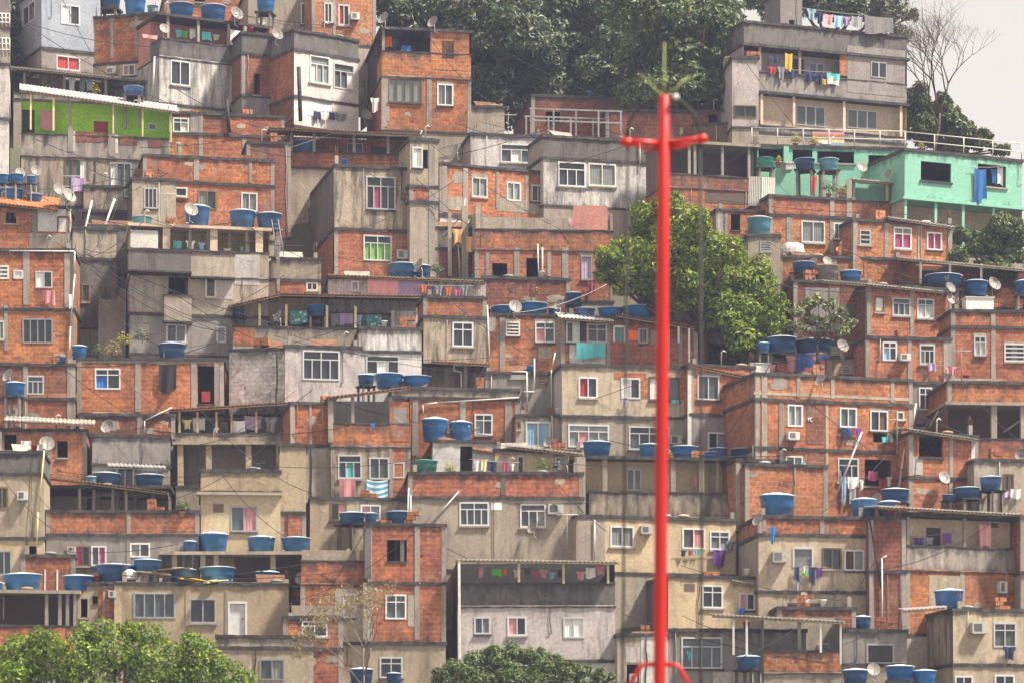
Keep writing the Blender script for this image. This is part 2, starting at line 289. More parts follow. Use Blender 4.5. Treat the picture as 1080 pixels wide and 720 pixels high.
def H(key, name, label, place, x0, x1, y1, bands, a=15, s=30, dY=0, d=None, win=(), cols=(), panels=(), boxes=(), posts=(), roof=(), pipes=(), ac=(), slabs=True, base='gc', ext=4.5, cat='house', group=None, corner=True, rails=(), pw=()):
    A = R(a); ex = Vector((math.cos(A), math.sin(A), 0)); ey = Vector((-math.sin(A), math.cos(A), 0))
    Yb = Yg(y1) + dY; near = x0 if a >= 0 else x1
    Pn = at(near, y1, Yb)
    def ray(px, py): return Vector(((px - 540) / F, 1, (HY - py) / F))
    def front(px, py, off=0):
        r = ray(px, py); t = (ey.dot(Pn) + off) / ey.dot(Vector((r.x, r.y, 0))); p = r * t; p.z += CZ; return p
    O = front(x0, y1); zb = Pn.z - ext
    O.z = zb
    def loc(px, py, off=0): p = front(px, py, off); q = p - O; return ex.dot(q), q.z
    def locL(px, py):
        r = ray(px, py); t = ex.dot(Vector((O.x, O.y, 0))) / ex.dot(Vector((r.x, r.y, 0))); p = r * t; p.z += CZ; q = p - O; return ey.dot(q), q.z
    W = loc(x1, y1)[0]
    def zof(py):
        r = ray(near, py); t = Yb / 1.0; return CZ + r.z * t - zb
    if d is None:
        den = abs(math.sin(A)) + 1e-3
        d = min(8, max(3, s * Yb / F / den)) if s else 5
    root = empty(name, O, A); root.rotation_euler = (0, random.uniform(-.009, .009), A); tag(root, label, cat, group)
    h = dict(root=root, O=O, ex=ex, ey=ey, W=W, d=d, front=front, loc=loc, zb=zb, place=place, zof=zof, locL=locL, key=key, A=A); HOUSES[key] = h
    zo = zb
    ys = [b[0] for b in bands] + [y1]; zs = [zof(y) for y in ys]
    tops = h['tops'] = []; h['px'] = (min(x0, x1) - 6, max(x0, x1) + 6)
    for i, b in enumerate(bands):
        if b[1] == 'open':
            tops.append((zs[i + 1] + .02, 1)); oo = b[2]
            if i == 0 and oo.get('ceil', 'slab'): tops.append((zs[0] + .03, 0))
        elif i == 0: tops.append((zs[0] + .05, 0))
    fw = []; lw = []
    for wn in win:
        if wn[4][0] == 'L':
            (u0, za), (u1, zc) = locL(wn[0], wn[1]), locL(wn[2], wn[3]); cu, cz = locL((wn[0] + wn[2]) / 2, (wn[1] + wn[3]) / 2)
            sc_ = Yb / F; hh = (wn[3] - wn[1]) * sc_; lo, hi = sorted((-u0, -u1)); lw.append([lo, hi, cz - hh / 2, cz + hh / 2, wn[4][1:]])
        else:
            (u0, _), (u1, _) = loc(wn[0], wn[3]), loc(wn[2], wn[3]); _, cz = loc((wn[0] + wn[2]) / 2, (wn[1] + wn[3]) / 2); hh = (wn[3] - wn[1]) * Yb / F
            fw.append([max(.03, u0), min(W - .03, u1), cz - hh / 2, cz + hh / 2, wn[4]])
    Fp = lambda x, y, z: (x, y, z); Lp = lambda x, y, z: (y, -x, z)
    for i, b in enumerate(bands):
        zt, z0 = zs[i], zs[i + 1]; m = b[1]; last = i == len(bands) - 1
        if m == 'open':
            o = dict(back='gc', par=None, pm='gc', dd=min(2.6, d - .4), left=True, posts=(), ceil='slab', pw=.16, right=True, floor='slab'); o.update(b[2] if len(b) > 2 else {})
            if o['par'] is not None:
                zp = zof(o['par']); mb = MB((zp, z0)); mb.box(0, W, 0, .13, z0, zp, zo)
                if o['left']: mb.box(.001, .13, .131, d, z0, zp - .002, zo)
                if not o['right']: mb.box(W - .13, W - .001, .131, d, z0, zp - .002, zo)
                mb.build('parapet', o['pm'], root)
                cp = MB(); cp.rag(-.03, W + .03, -.03, .16, zp - .03, zp + .05); cp.build('coping', 'slab', root)
            mb = MB(); dd = o['dd']
            bh = [(q[0], q[1], max(q[2], z0 + .02), min(q[3], zt - .1)) for q in fw if z0 - .2 < (q[2] + q[3]) / 2 < zt]
            mb.quad([(0, dd, z0), (W, dd, z0), (W, dd, zt), (0, dd, zt)], [(0, z0 + zo), (W, z0 + zo), (W, zt + zo), (0, zt + zo)])
            if o['right']: mb.quad([(W, 0, z0), (W, dd, z0), (W, dd, zt), (W, 0, zt)], [(0, z0 + zo), (dd, z0 + zo), (dd, zt + zo), (0, zt + zo)])
            if not o['left']: mb.quad([(0, dd, z0), (0, 0, z0), (0, 0, zt), (0, dd, zt)], [(0, z0 + zo), (dd, z0 + zo), (dd, zt + zo), (0, zt + zo)])
            mb.quad([(0, d, z0), (0, dd, z0), (0, dd, zt), (0, d, zt)], [(0, z0 + zo), (dd, z0 + zo), (dd, zt + zo), (0, zt + zo)])
            mb.quad([(W, dd, z0), (W, d, z0), (W, d, zt), (W, dd, zt)]); mb.quad([(W, d, z0), (0, d, z0), (0, d, zt), (W, d, zt)])
            mb.build('back_wall', o['back'], root)
            fl = MB(); fl.box(.01, W - .01, .02, d - .02, z0 - .05, z0 + .02); fl.build('floor_slab', 'gc', root)
            if o['ceil']: c = MB(); c.box(-.15, W + .15, -.15, d + .1, zt - .13, zt + .03, zo); c.build('roof_slab', o['ceil'], root)
            for px in o['posts']:
                u = loc(px, ys[i])[0]; u = min(max(u, 0.01), W - o['pw'] - .01); pm = MB(); pm.box(u, u + o['pw'], .01, .01 + o['pw'] * .85, z0, zt - .1, zo); pm.build('pillar', o.get('postm', 'col'), root)
            for q in fw:
                if z0 - .1 < (q[2] + q[3]) / 2 < zt and not q[4].startswith('!'):
                    sub = empty('bay', (0, dd, 0)); bpy.data.objects.remove(sub)
                    # openings of the recessed wall, just proud of it; empty ones painted shade-dark
                    k0, _, cu = q[4].partition(':'); pr = MB()
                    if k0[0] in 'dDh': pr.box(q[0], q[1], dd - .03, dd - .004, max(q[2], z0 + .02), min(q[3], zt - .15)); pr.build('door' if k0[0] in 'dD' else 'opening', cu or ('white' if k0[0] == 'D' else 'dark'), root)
                    else:
                        pr.box(q[0], q[1], dd - .05, dd - .004, q[2], min(q[3], zt - .15)); f = pr.build('window', 'frame', root)
                        g = MB(); n2 = int(k0[-1]) if k0[-1].isdigit() else 2; ww = (q[1] - q[0]) / n2
                        for j in range(n2): g.box(q[0] + ww * j + .05, q[0] + ww * (j + 1) - .05, dd - .06, dd - .051, q[2] + .06, min(q[3], zt - .15) - .06)
                        g.build('pane', 'glass2', f)
            continue
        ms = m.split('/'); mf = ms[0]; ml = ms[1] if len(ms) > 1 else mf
        zz = z0 - (0 if not last else 0)
        fh = [q for q in fw if z0 < (q[2] + q[3]) / 2 < zt]; lh = [q for q in lw if z0 < (q[2] + q[3]) / 2 < zt]
        for q in fh + lh: q[2] = max(q[2], z0 + .06); q[3] = min(q[3], zt - .12)
        eg = (zt if i == 0 else None, zz); mb = MB(eg); wall_holes(mb, 0, W, zz, zt, [q[:4] for q in fh], zo, Fp, 0)
        if mf == ml: mb2 = mb
        else: mb2 = MB(eg)
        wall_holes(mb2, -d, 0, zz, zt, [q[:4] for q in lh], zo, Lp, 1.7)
        mb2.quad([(W, 0, zz), (W, d, zz), (W, d, zt), (W, 0, zt)], [(W, zz + zo), (W + d, zz + zo), (W + d, zt + zo), (W, zt + zo)])
        mb2.quad([(W, d, zz), (0, d, zz), (0, d, zt), (W, d, zt)], [(0, zz), (W, zz), (W, zt), (0, zt)])
        if i == 0: mb.quad([(0, 0, zt), (W, 0, zt), (W, d, zt), (0, d, zt)], [(0, 0), (W, 0), (W, d), (0, d)])
        mb.build('wall', mf, root)
        if mf != ml: mb2.build('side_wall', ml, root)
        for q in fh: window(root, q[0], q[1], q[2], q[3], q[4])
        for q in lh: window(root, q[0], q[1], q[2], q[3], q[4], 'L')
        if mf in BR and corner:
            c = MB(); wd = .2; c.box(-.02, wd, -.02, .02, zz + .001, zt - .1); c.box(-.021, .019, .02, wd, zz + .001, zt - .1); c.build('corner_pillar', 'col', root)
            c = MB(); c.box(W - wd, W + .02, -.02, .02, zz + .001, zt - .1); c.build('corner_pillar', 'col', root)
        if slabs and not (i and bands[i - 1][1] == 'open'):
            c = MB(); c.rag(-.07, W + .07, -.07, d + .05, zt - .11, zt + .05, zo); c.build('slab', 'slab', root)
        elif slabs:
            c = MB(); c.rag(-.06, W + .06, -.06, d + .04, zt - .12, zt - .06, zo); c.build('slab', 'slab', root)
    # base down to the ground
    mb = MB(); wall_holes(mb, 0, W, 0, zs[-1], [], zo, Fp); wall_holes(mb, -d, 0, 0, zs[-1], [], zo, Lp, 1.7)
    mb.quad([(W, 0, 0), (W, d, 0), (W, d, zs[-1]), (W, 0, zs[-1])], [(0, 0), (d, 0), (d, zs[-1]), (0, zs[-1])]); mb.build('base_wall', base, root)
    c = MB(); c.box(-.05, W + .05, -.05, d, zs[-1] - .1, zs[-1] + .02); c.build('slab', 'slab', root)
    for (px, ya, yb, *r) in cols:
        u, z_t = loc(px, ya); _, z_b = loc(px, yb); wd = r[0] if r else .2; c = MB(); c.box(u - wd / 2, u + wd / 2, -.03, .01, z_b, z_t, zo); c.build('pillar', r[1] if len(r) > 1 else 'col', root)
    for (a0, b0, a1, b1, mt, *r) in panels:
        (u0, _), (u1, _) = loc(a0, b0), loc(a1, b1); _, zc = loc((a0 + a1) / 2, (b0 + b1) / 2); hh = (b1 - b0) * Yb / F / 2; c = MB(); c.box(u0, u1, -.016, .01, zc - hh, zc + hh, zo); c.build(r[0] if r else 'wall_panel', mt, root)
    for (a0, b0, a1, b1, nn) in pw:                 # windows of a closed bay between open ones
        (u0, _), (u1, _) = loc(a0, b0), loc(a1, b1); _, zc = loc((a0 + a1) / 2, (b0 + b1) / 2); hh = (b1 - b0) * Yb / F / 2; c = MB(); c.box(u0, u1, -.05, -.017, zc - hh, zc + hh); f = c.build('window', 'frame', root); g = MB(); ww = (u1 - u0) / nn
        for j in range(nn): g.box(u0 + ww * j + .05, u0 + ww * (j + 1) - .03, -.06, -.051, zc - hh + .06, zc + hh - .06)
        g.build('pane', 'glass', f)
    for (a0, b0, a1, b1, mt, out, *r) in boxes:
        (u0, _), (u1, _) = loc(a0, b0, -out), loc(a1, b1, -out); _, zc = loc((a0 + a1) / 2, (b0 + b1) / 2, -out); hh = (b1 - b0) * Yb / F / 2
        c = MB(); c.box(u0, u1, -out, .05, zc - hh, zc + hh, zo); o = c.build(r[0] if r else 'balcony', mt, root)
        e = MB(); e.box(u0 - .04, u1 + .04, -out - .04, .0, zc + hh + .002, zc + hh + .06); e.box(u0 - .04, u1 + .04, -out - .04, .0, zc - hh - .1, zc - hh - .002); e.build('coping', 'slab', o)
    for (px, ya, yb, mt, wd, *r) in posts:
        off = r[0] if r else -.25
        u, z_t = loc(px, ya, off); _, z_b = loc(px, yb, off); c = MB(); c.box(u - wd / 2, u + wd / 2, off - wd / 2, off + wd / 2, z_b, z_t, zo); c.build('post', mt, root)
    for (xa, ya, xb, yb, dep, mt, *r) in roof:
        off = r[0] if r else -.45; rise = r[1] if len(r) > 1 else .25
        (ua, za), (ub, zb2) = loc(xa, ya, off), loc(xb, yb, off); c = MB(); n = max(8, int((ub - ua) / .07)) if mt != 'slab' else 1
        wav = 0 if mt in ('slab', 'gc', 'cream', 'bp', 'col') else .028; th = .05 if wav else .14
        P = lambda k, y, o_: (ua + (ub - ua) * k / n, y, za + (zb2 - za) * k / n + wav * math.sin(k * 2.1) + rise * (y - off) / dep + o_)
        for k in range(n):
            for j in range(2):
                ya_, yb_ = off + dep * j / 2, off + dep * (j + 1) / 2
                c.quad([P(k, ya_, 0), P(k + 1, ya_, 0), P(k + 1, yb_, 0), P(k, yb_, 0)]); c.quad([P(k, ya_, -th), P(k, yb_, -th), P(k + 1, yb_, -th), P(k + 1, ya_, -th)])
            c.quad([P(k, off, -th), P(k + 1, off, -th), P(k + 1, off, 0), P(k, off, 0)]); c.quad([P(k, off + dep, 0), P(k + 1, off + dep, 0), P(k + 1, off + dep, -th), P(k, off + dep, -th)])
        for k in (0, n): c.quad([P(k, off, -th), P(k, off + dep, -th), P(k, off + dep, 0), P(k, off, 0)])
        o = c.build('roof', mt, root)
        if wav: e = MB(); e.box(ua, ub, off + .03, off + .1, -.0, .0) if 0 else e.tube([(ua, off + .1, za - .11), (ub, off + .1, zb2 - .11)], .04, 4); e.build('roof_beam', 'woodl', o)
    for pl in pipes:
        mt = 'pvc'; r_ = .04
        if isinstance(pl[-1], str): mt = pl[-1]; pl = pl[:-1]
        pts = []
        for (px, py) in pl: u, z = loc(px, py, -.1); pts.append((u, -.1, z))
        c = MB()
        for p, q in zip(pts, pts[1:]): c.tube([p, q], r_, 5)
        c.build('drain_pipe', mt, root)
    for (a0, b0, a1, b1) in ac:
        (u0, _), (u1, _) = loc(a0, b0, -.3), loc(a1, b1, -.3); _, zc = loc((a0 + a1) / 2, (b0 + b1) / 2, -.3); hh = (b1 - b0) * Yb / F / 2
        c = MB(); c.box(u0, u1, -.38, .02, zc - hh, zc + hh); o = c.build('air_conditioner', 'acw', root)
        g = MB(); g.box(u0 + .07, u0 + (u1 - u0) * .62, -.386, -.381, zc - hh + .06, zc + hh - .06); g.build('grille', 'grille', o)
        for z_ in (-.2,): g = MB(); g.box(u0 + .02, u1 - .02, -.38, .0, zc - hh - .05, zc - hh - .004); g.build('bracket', 'steel', o)
    for (xa, xb, ya, yb, nr, npst) in rails:        # railing along the front edge: xa..xb, top row ya, bottom row yb
        c = MB(); (ua, zt_), (ub, _) = loc(xa, ya, -.02), loc(xb, ya, -.02); _, zl = loc(xa, yb, -.02)
        for k in range(nr): z_ = zt_ - (zt_ - zl) * k / nr; c.tube([(ua, -.02, z_), (ub, -.02, z_)], .03, 5)
        for k in range(npst + 1): u = ua + (ub - ua) * k / npst; c.tube([(u, -.02, zl), (u, -.02, zt_)], .035, 5)
        c.build('railing', 'pvc', root)
    rnd = random.Random(sum(map(ord, key)) * 7 + len(name)); S_ = Yb / F
    solid = [(zs[i], zs[i + 1], bands[i][1].split('/')[0]) for i in range(len(bands)) if bands[i][1] != 'open']
    def blob(u, z, ru, rz, mt, nm):
        c = MB(); k = 13; pr = .012; P = []
        for j in range(k):
            t = 6.283 * j / k; q = rnd.uniform(.6, 1.15); P.append((min(W - .05, max(.05, u + ru * q * math.copysign(abs(math.cos(t)) ** .6, math.cos(t)))), z + rz * q * math.copysign(abs(math.sin(t)) ** .6, math.sin(t))))
        c.quad([(a_, -pr, b_) for a_, b_ in P], P)
        for j in range(k): a_, b_ = P[j], P[(j + 1) % k]; c.quad([(a_[0], -pr, a_[1]), (a_[0], .005, a_[1]), (b_[0], .005, b_[1]), (b_[0], -pr, b_[1])])
        c.build(nm, mt, root)
    for (zt, z0, m) in solid:
        if m in BR and W > 2:
            for _ in range(rnd.choice([1, 2, 3, 4])):
                if zt - z0 < 1.2: continue
                bu, bz = rnd.uniform(.4, W - .4), rnd.uniform(z0 + .4, zt - .4)
                if any(q[0] - .75 < bu < q[1] + .75 and q[2] - .6 < bz < q[3] + .6 for q in fw): continue
                blob(bu, bz, rnd.uniform(.12, .55), rnd.uniform(.1, .35), rnd.choice(['gc', 'col', 'br3', 'bp', 'br2']), 'cement_patch'); continue
                blob(rnd.uniform(.4, W - .4), rnd.uniform(z0 + .4, zt - .4), rnd.uniform(.15, .5), rnd.uniform(.12, .4), rnd.choice(['gc', 'col', 'br3', 'bp']), 'cement_patch')
        for q in fw:
            if z0 < (q[2] + q[3]) / 2 < zt and q[4][0] not in 'vdD' and rnd.random() < .75:
                c = MB(); e = rnd.uniform(.04, .14); c.box(q[0] - e, q[1] + e, -.09, -.001, q[2] - .12, q[2] - .035, zo); c.build('window_sill', rnd.choice(['gc', 'col', 'slab']), root)
                if m in BR and rnd.random() < .5: c = MB(); c.box(q[0] - e, q[1] + e, -.013, .0, q[3] + .032, q[3] + rnd.uniform(.12, .25), zo); c.build('lintel', rnd.choice(['gc', 'bp', 'col']), root)
        if zt - z0 > 1.5:
            for _ in range(rnd.choice([0, 1, 1, 2])):
                u = rnd.uniform(.2, W - .2)
                if any(q[0] - .1 < u < q[1] + .1 and z0 < q[2] < zt for q in fw): continue
                pts = [(u, -.045, zt - .1)]
                for j in range(4): pts.append((u + rnd.uniform(-.05, .05), -.045, zt - .1 - (zt - z0 - .15) * (j + 1) / 4))
                if rnd.random() < .4: pts = pts[:3] + [(pts[2][0] + rnd.choice([-1, 1]) * rnd.uniform(.1, .35), -.045, pts[2][2])]; pts[-1] = (min(W - .05, max(.05, pts[-1][0])),) + pts[-1][1:]
                c = MB(); c.tube(pts, rnd.choice([.014, .02, .03]), 4); c.build('conduit', rnd.choice(['cable', 'cable', 'cablel', 'pvc', 'steel']), root)
    if bands[0][1] != 'open' and rnd.random() < .55 and W > 2.5 and key not in ('a9', 'a9t'):
        for u in (rnd.uniform(.05, .3), W - rnd.uniform(.2, .5)):
            z_ = zs[0] + .05; c = MB(); hh = rnd.uniform(.15, .5); c.box(u, u + .2, .05, .25, z_, z_ + hh); o = c.build('column_stub', 'col', root); c = MB()
            for dx, dy in ((.03, .08), (.17, .08), (.03, .22), (.17, .22)): c.tube([(u + dx, dy, z_ + hh), (u + dx + rnd.uniform(-.05, .05), dy, z_ + hh + rnd.uniform(.25, .6))], .011, 3)
            c.build('rebar', 'rust', o)
    return h
# ------------------------------------------------------------------ things on the houses
PROTO = {}
def hold(root, objs):
    root.location = (0, 0, -500)
def copy_tree(o, parent=None):
    c = o.copy(); col.objects.link(c); c.parent = parent
    for ch in o.children: copy_tree(ch, c)
    return c
TANK = {'b': ('blue', 'lid', 'blue'), 'd': ('blued', 'lid', 'dark blue'), 'l': ('bluel', 'lidg', 'pale blue'), 'g': ('green', 'green', 'green'), 'c': ('concrete_tank', 'concrete_tank', 'grey concrete'), 'B': ('bluebr', 'lidg', 'bright blue'), 'w': ('acw', 'lidg', 'white')}
def tank_proto(k):
    if k in PROTO: return PROTO[k]
    root = empty('water_tank', (0, 0, 0)); m1, m2, _ = TANK[k]
    mb = MB(); mb.lathe([(.42, 0), (.43, .03), (.452, .30), (.462, .31), (.47, .5), (.48, .52), (.49, .74), (.515, .76), (.52, .80), (.50, .81)], 24); mb.build('tank_body', m1, root)
    mb = MB(); mb.lathe([(.525, .80), (.535, .812), (.535, .832), (.50, .845), (.40, .885), (.18, .915), (.17, .94), (.02, .945)], 24); mb.build('lid', m2, root)
    mb = MB(); mb.tube([(.30, -.40, .12), (.36, -.50, .12), (.36, -.50, -.02)], .018, 5); mb.build('outlet_pipe', 'pvc', root)
    PROTO[k] = [root, False]; return PROTO[k]
def use(pr):
    if not pr[1]: pr[1] = True; return pr[0]
    return copy_tree(pr[0])
FLOAT = []
def tanks(hk, items, place=None, off=.9):
    h = HOUSES[hk]
    for (x0, y0, x1, y1, k) in items:
        nos = k.endswith('!'); k = k[0]; cx = (x0 + x1) / 2; best = None
        for g in HOUSES.values():
            if not (g['px'][0] < cx < g['px'][1]): continue
            for z, inner in g['tops']:
                for o_ in (.15, .9):
                    if inner and o_ < .5: continue
                    p = g['front'](cx, y1, o_ + .1); r_ = (x1 - x0) * p.y / F / 2; p = g['front'](cx, y1, o_ + r_); zz = g['zb'] + z; row = HY - (zz - CZ) / p.y * F; dd = abs(row - y1) + (2.5 if inner else 0) + (0 if g is h else 1.2) + (.5 if o_ > .5 else 0)
                    if best is None or dd < best[0]: best = (dd, g, Vector((p.x, p.y, zz)), row)
        if best and best[0] < 11: p, row = best[2], best[3]; stand = 0
        else:
            FLOAT.append((hk, x0, y0, x1, y1, best and (round(best[0]), best[1]['key']))); rr_ = (x1 - x0) * h['O'].y / F / 2; p = h['front'](cx, y1, off if off < -1 or off > rr_ else (-(rr_ + .12) if off < 0 else rr_ + .1)); row = y1; stand = not nos
        o = use(tank_proto(k)); wd = (x1 - x0) * p.y / F; ht = (row - y0) * p.y / F
        o.location = p; o.scale = (wd / 1.06, wd / 1.06, min(wd * .9, max(ht, wd * .48)) / .95); o.rotation_euler = (random.uniform(-.02, .02), random.uniform(-.02, .02), random.uniform(1.2, 5))
        if stand:
            mb = MB(); q = .36
            for sx in (-q, q):
                for sy in (-q, q): mb.box(sx - .06, sx + .06, sy - .06, sy + .06, -3.2, -.1)
            st = mb.build('stand', 'col', o); mb = MB(); mb.box(-.5, .5, -.5, .5, -.1, -.002); mb.build('stand_top', 'slab', st)
        note(o, f"{TANK[k][2]} water tank", (place or 'on ' + h['place']), 'water tank', 'water tanks on the roofs', x0)
def dish_proto():
    if 'dish' in PROTO: return PROTO['dish']
    root = empty('satellite_dish', (0, 0, 0))
    mb = MB(); prof = [(r, .30 * (r / .5) ** 2 * .5) for r in (.01, .12, .24, .36, .45, .5)]; mb.lathe(prof + [(.51, .15), (.505, .135), (.45, .105), (.36, .06), (.2, .0), (.02, -.02)], 22); o = mb.build('reflector', 'dish', root)
    o.rotation_euler = (R(68), 0, 0); o.location = (0, 0, .55)
    mb = MB(); mb.tube([(0, .02, .2), (0, -.30, .26), (0, -.48, .58)], .022, 5); mb.box(-.05, .05, -.54, -.44, .55, .66); mb.build('feed_arm', 'steel', root)
    mb = MB(); mb.tube([(0, .1, .45), (0, .16, .25), (0, .16, -.25)], .03, 6); mb.tube([(0, .16, -.1), (.3, .2, -.3)], .018, 5); mb.build('mast_pole', 'pvc', root)
    PROTO['dish'] = [root, False]; return PROTO['dish']
def dishes(hk, items, place=None):
    h = HOUSES[hk]
    for it in items:
        x, y, sz = it[:3]; rz = it[3] if len(it) > 3 else random.choice([-50, -35, 30, 45]); off = it[4] if len(it) > 4 else -.35
        o = use(dish_proto()); p = h['front'](x, y, off); s = sz * p.y / F / 1.0; p.z -= .55 * s; o.location = p; o.scale = (s, s, s)
        o.rotation_euler = (0, 0, R(rz)); note(o, 'grey satellite dish', (place or 'on ' + h['place']), 'satellite dish', 'satellite dishes on the houses', x)
KIND = {}
def cloth(hk, items, place=None, off=None):
    h = HOUSES[hk]; line_for(hk, items, place, off)
    for it in items:
        x0, y0, x1, y1, c = it[:5]; o_ = off if off is not None else (it[5] if len(it) > 5 else -.16)
        (u0, z1), (u1, _), (_, z0) = h['loc'](x0, y0, o_), h['loc'](x1, y0, o_), h['loc'](x0, y1, o_)
        mb = MB(); nx, nz = 7, 5; W_ = u1 - u0; H_ = z1 - z0; ph = random.uniform(0, 6); amp = min(.07, W_ * .12); tap = random.uniform(-.12, .1); big = W_ > .75 or H_ > 1.0; shirt = random.random() < .5
        def P(i, j, t=0):
            f = i / nx; g = j / nz; sag = .05 * H_ * math.sin(math.pi * f) * (1 - g)
            k_ = 1 if big or not shirt or g < .35 else .68
            return ((f - .5) * W_ * (1 + tap * g) * k_ + .03 * g * math.sin(ph), amp * math.sin(ph + f * 9 + g) * (.35 + .65 * g) + t, -g * H_ * (1 + .10 * math.sin(ph + f * 5)) - sag)
        for t, rev in ((0, 0), (.012, 1)):
            for i in range(nx):
                for j in range(nz):
                    q = [P(i, j, t), P(i + 1, j, t), P(i + 1, j + 1, t), P(i, j + 1, t)]; uu = [(i / nx * W_, -j / nz * H_), ((i + 1) / nx * W_, -j / nz * H_), ((i + 1) / nx * W_, -(j + 1) / nz * H_), (i / nx * W_, -(j + 1) / nz * H_)]
                    if rev: q = q[::-1]; uu = uu[::-1]
                    mb.quad(q, uu, True)
        ed = [(i, 0) for i in range(nx)] + [(nx, j) for j in range(nz)] + [(i, nz) for i in range(nx, 0, -1)] + [(0, j) for j in range(nz, 0, -1)]
        for k in range(len(ed)):
            a, b = ed[k], ed[(k + 1) % len(ed)]; mb.quad([P(*a), P(*b), P(*b, .012), P(*a, .012)])
        p = h['O'] + h['ex'] * ((u0 + u1) / 2) + h['ey'] * o_; p.z = h['zb'] + z1
        big = W_ > .75 or H_ > 1.0
        nm = 'towel' if big else 'garment'
        o = mb.build(nm, c, None, p); o.rotation_euler = (0, 0, h['A'])
        cn = {'cloth_blue': 'blue', 'cgreen': 'green', 'stripeblue': 'blue and white striped', 'stripeorange': 'orange striped', 'floral': 'dark blue floral', 'dots': 'teal dotted', 'leopard': 'grey speckled', 'lightyellow': 'pale yellow', 'curtain_green': 'green', 'lightblue': 'light blue'}.get(c, c)
        kd = 'large cloth' if big else ('hanging garment' if H_ > .38 else 'small hanging piece')
        note(o, f"{cn} {kd}", 'at ' + (place or h['place']), 'laundry', 'laundry hung out to dry', x0)
def line_for(hk, items, place, off):
    h = HOUSES[hk]; rows = [it for it in items if len(it) > 4]
    rows.sort(); run = []
    def flush():
        if len(run) >= 3:
            o_ = off if off is not None else (run[0][5] if len(run[0]) > 5 else -.16)
            x0, y0, x1, y1 = run[0][0] - 5, run[0][1] - .5, run[-1][2] + 5, run[-1][1] - .5; mb = MB(); A_ = h['front'](x0, y0, o_); B_ = h['front'](x1, y1, o_)
            pts = [A_.lerp(B_, t / 8) - Vector((0, 0, .04 * math.sin(math.pi * t / 8))) for t in range(9)]; mb.tube([p - A_ for p in pts], .014, 4)
            note(mb.build('clothesline', 'cablel', None, A_), 'thin line holding the laundry', 'at ' + (place or h['place']), 'clothesline', 'clotheslines', x0)
    for it in rows:
        if run and (it[0] - run[-1][2] > 14 or abs(it[1] - run[-1][1]) > 5): flush(); run = []
        run.append(it)
    flush()
def clothesline(hk, x0, y0, x1, y1, off, label):
    h = HOUSES[hk]; mb = MB(); A_ = h['front'](x0, y0, off); B_ = h['front'](x1, y1, off)
    pts = [A_.lerp(B_, t / 8) - Vector((0, 0, .06 * math.sin(math.pi * t / 8))) for t in range(9)]; mb.tube([p - A_ for p in pts], .012, 4)
    tag(mb.build('clothesline', 'cablel', None, A_), label, 'clothesline', 'clotheslines')
def cable(p0, Y0, p1, Y1, sag, label, r=.017, mat='cable'):
    a = at(*p0, Y0); b = at(*p1, Y1); mb = MB()
    pts = [a.lerp(b, t / 14) - Vector((0, 0, sag * 4 * (t / 14) * (1 - t / 14))) - a for t in range(15)]
    mb.tube(pts, r, 4); tag(mb.build('power_cable', mat, None, a), label, 'cable', 'cables strung between the houses')
def pole(pts, Y, r, mat, name, label, cat):
    base = at(*pts[-1], Y); mb = MB(); P = [at(x, y, Y) - base for x, y in pts]; mb.tube(P, r, 8); return tag(mb.build(name, mat, None, base), label, cat)
def antenna(x, y0, y1, Y, label, n=5):
    base = at(x, y1, Y); root = empty('tv_antenna', base); tag(root, label, 'antenna', 'television antennas on the roofs'); H_ = (y1 - y0) * Y / F
    mb = MB(); mb.tube([(0, 0, -.4), (0, 0, H_)], .022, 5); mb.build('mast_pole', 'steel', root)
    mb = MB(); mb.tube([(-.5, -.1, H_ * .92), (.5, .1, H_ * .95)], .016, 4)
    for i in range(n): xx = -.45 + .9 * i / (n - 1); l = .32 - .03 * i; mb.tube([(xx, -l, H_ * .93), (xx + .1, l, H_ * .93)], .011, 4)
    mb.build('aerial', 'pvc', root)
# ------------------------------------------------------------------ plants
def leaf_cloud(clumps, n, size, rnd, drop=.3, fill=.35):
    mb = MB(); V = mb.v; Fc = mb.f; tot = sum(c[3] ** 2 for c in clumps)
    for (x, y, z, r) in clumps:
        k = int(n * r * r / tot)
        for _ in range(k):
            a = rnd.uniform(0, 2 * math.pi); u = rnd.uniform(-.75, 1); s = math.sqrt(max(0, 1 - u * u)); rad = r * (1 - fill * rnd.random() ** 1.6) * (1 + .12 * math.sin(3 * a + x) + .1 * math.sin(5 * u * 2 + y))
            nx, ny, nz = s * math.cos(a), s * math.sin(a), u
            px, py, pz = x + nx * rad, y + ny * rad, z + nz * rad * .82
            nn = Vector((nx + rnd.uniform(-.7, .7), ny + rnd.uniform(-.7, .7), nz * .8 + .35 + rnd.uniform(-.6, .6))).normalized()
            t = nn.cross(Vector((rnd.uniform(-1, 1), rnd.uniform(-1, 1), rnd.uniform(-1, 1)))).normalized(); b = nn.cross(t)
            L = size * rnd.uniform(.6, 1.3); w_ = L * .42; P = Vector((px, py, pz)); i = len(V)
            t2 = t - nn * drop
            V += [tuple(P - t * L * .5), tuple(P + b * w_ * .5), tuple(P + t2 * L * .5), tuple(P - b * w_ * .5)]
            Fc.append((i, i + 1, i + 2)); Fc.append((i, i + 2, i + 3)); mb.uv += [(0, 0)] * 6; mb.sm += [False, False]
    return mb
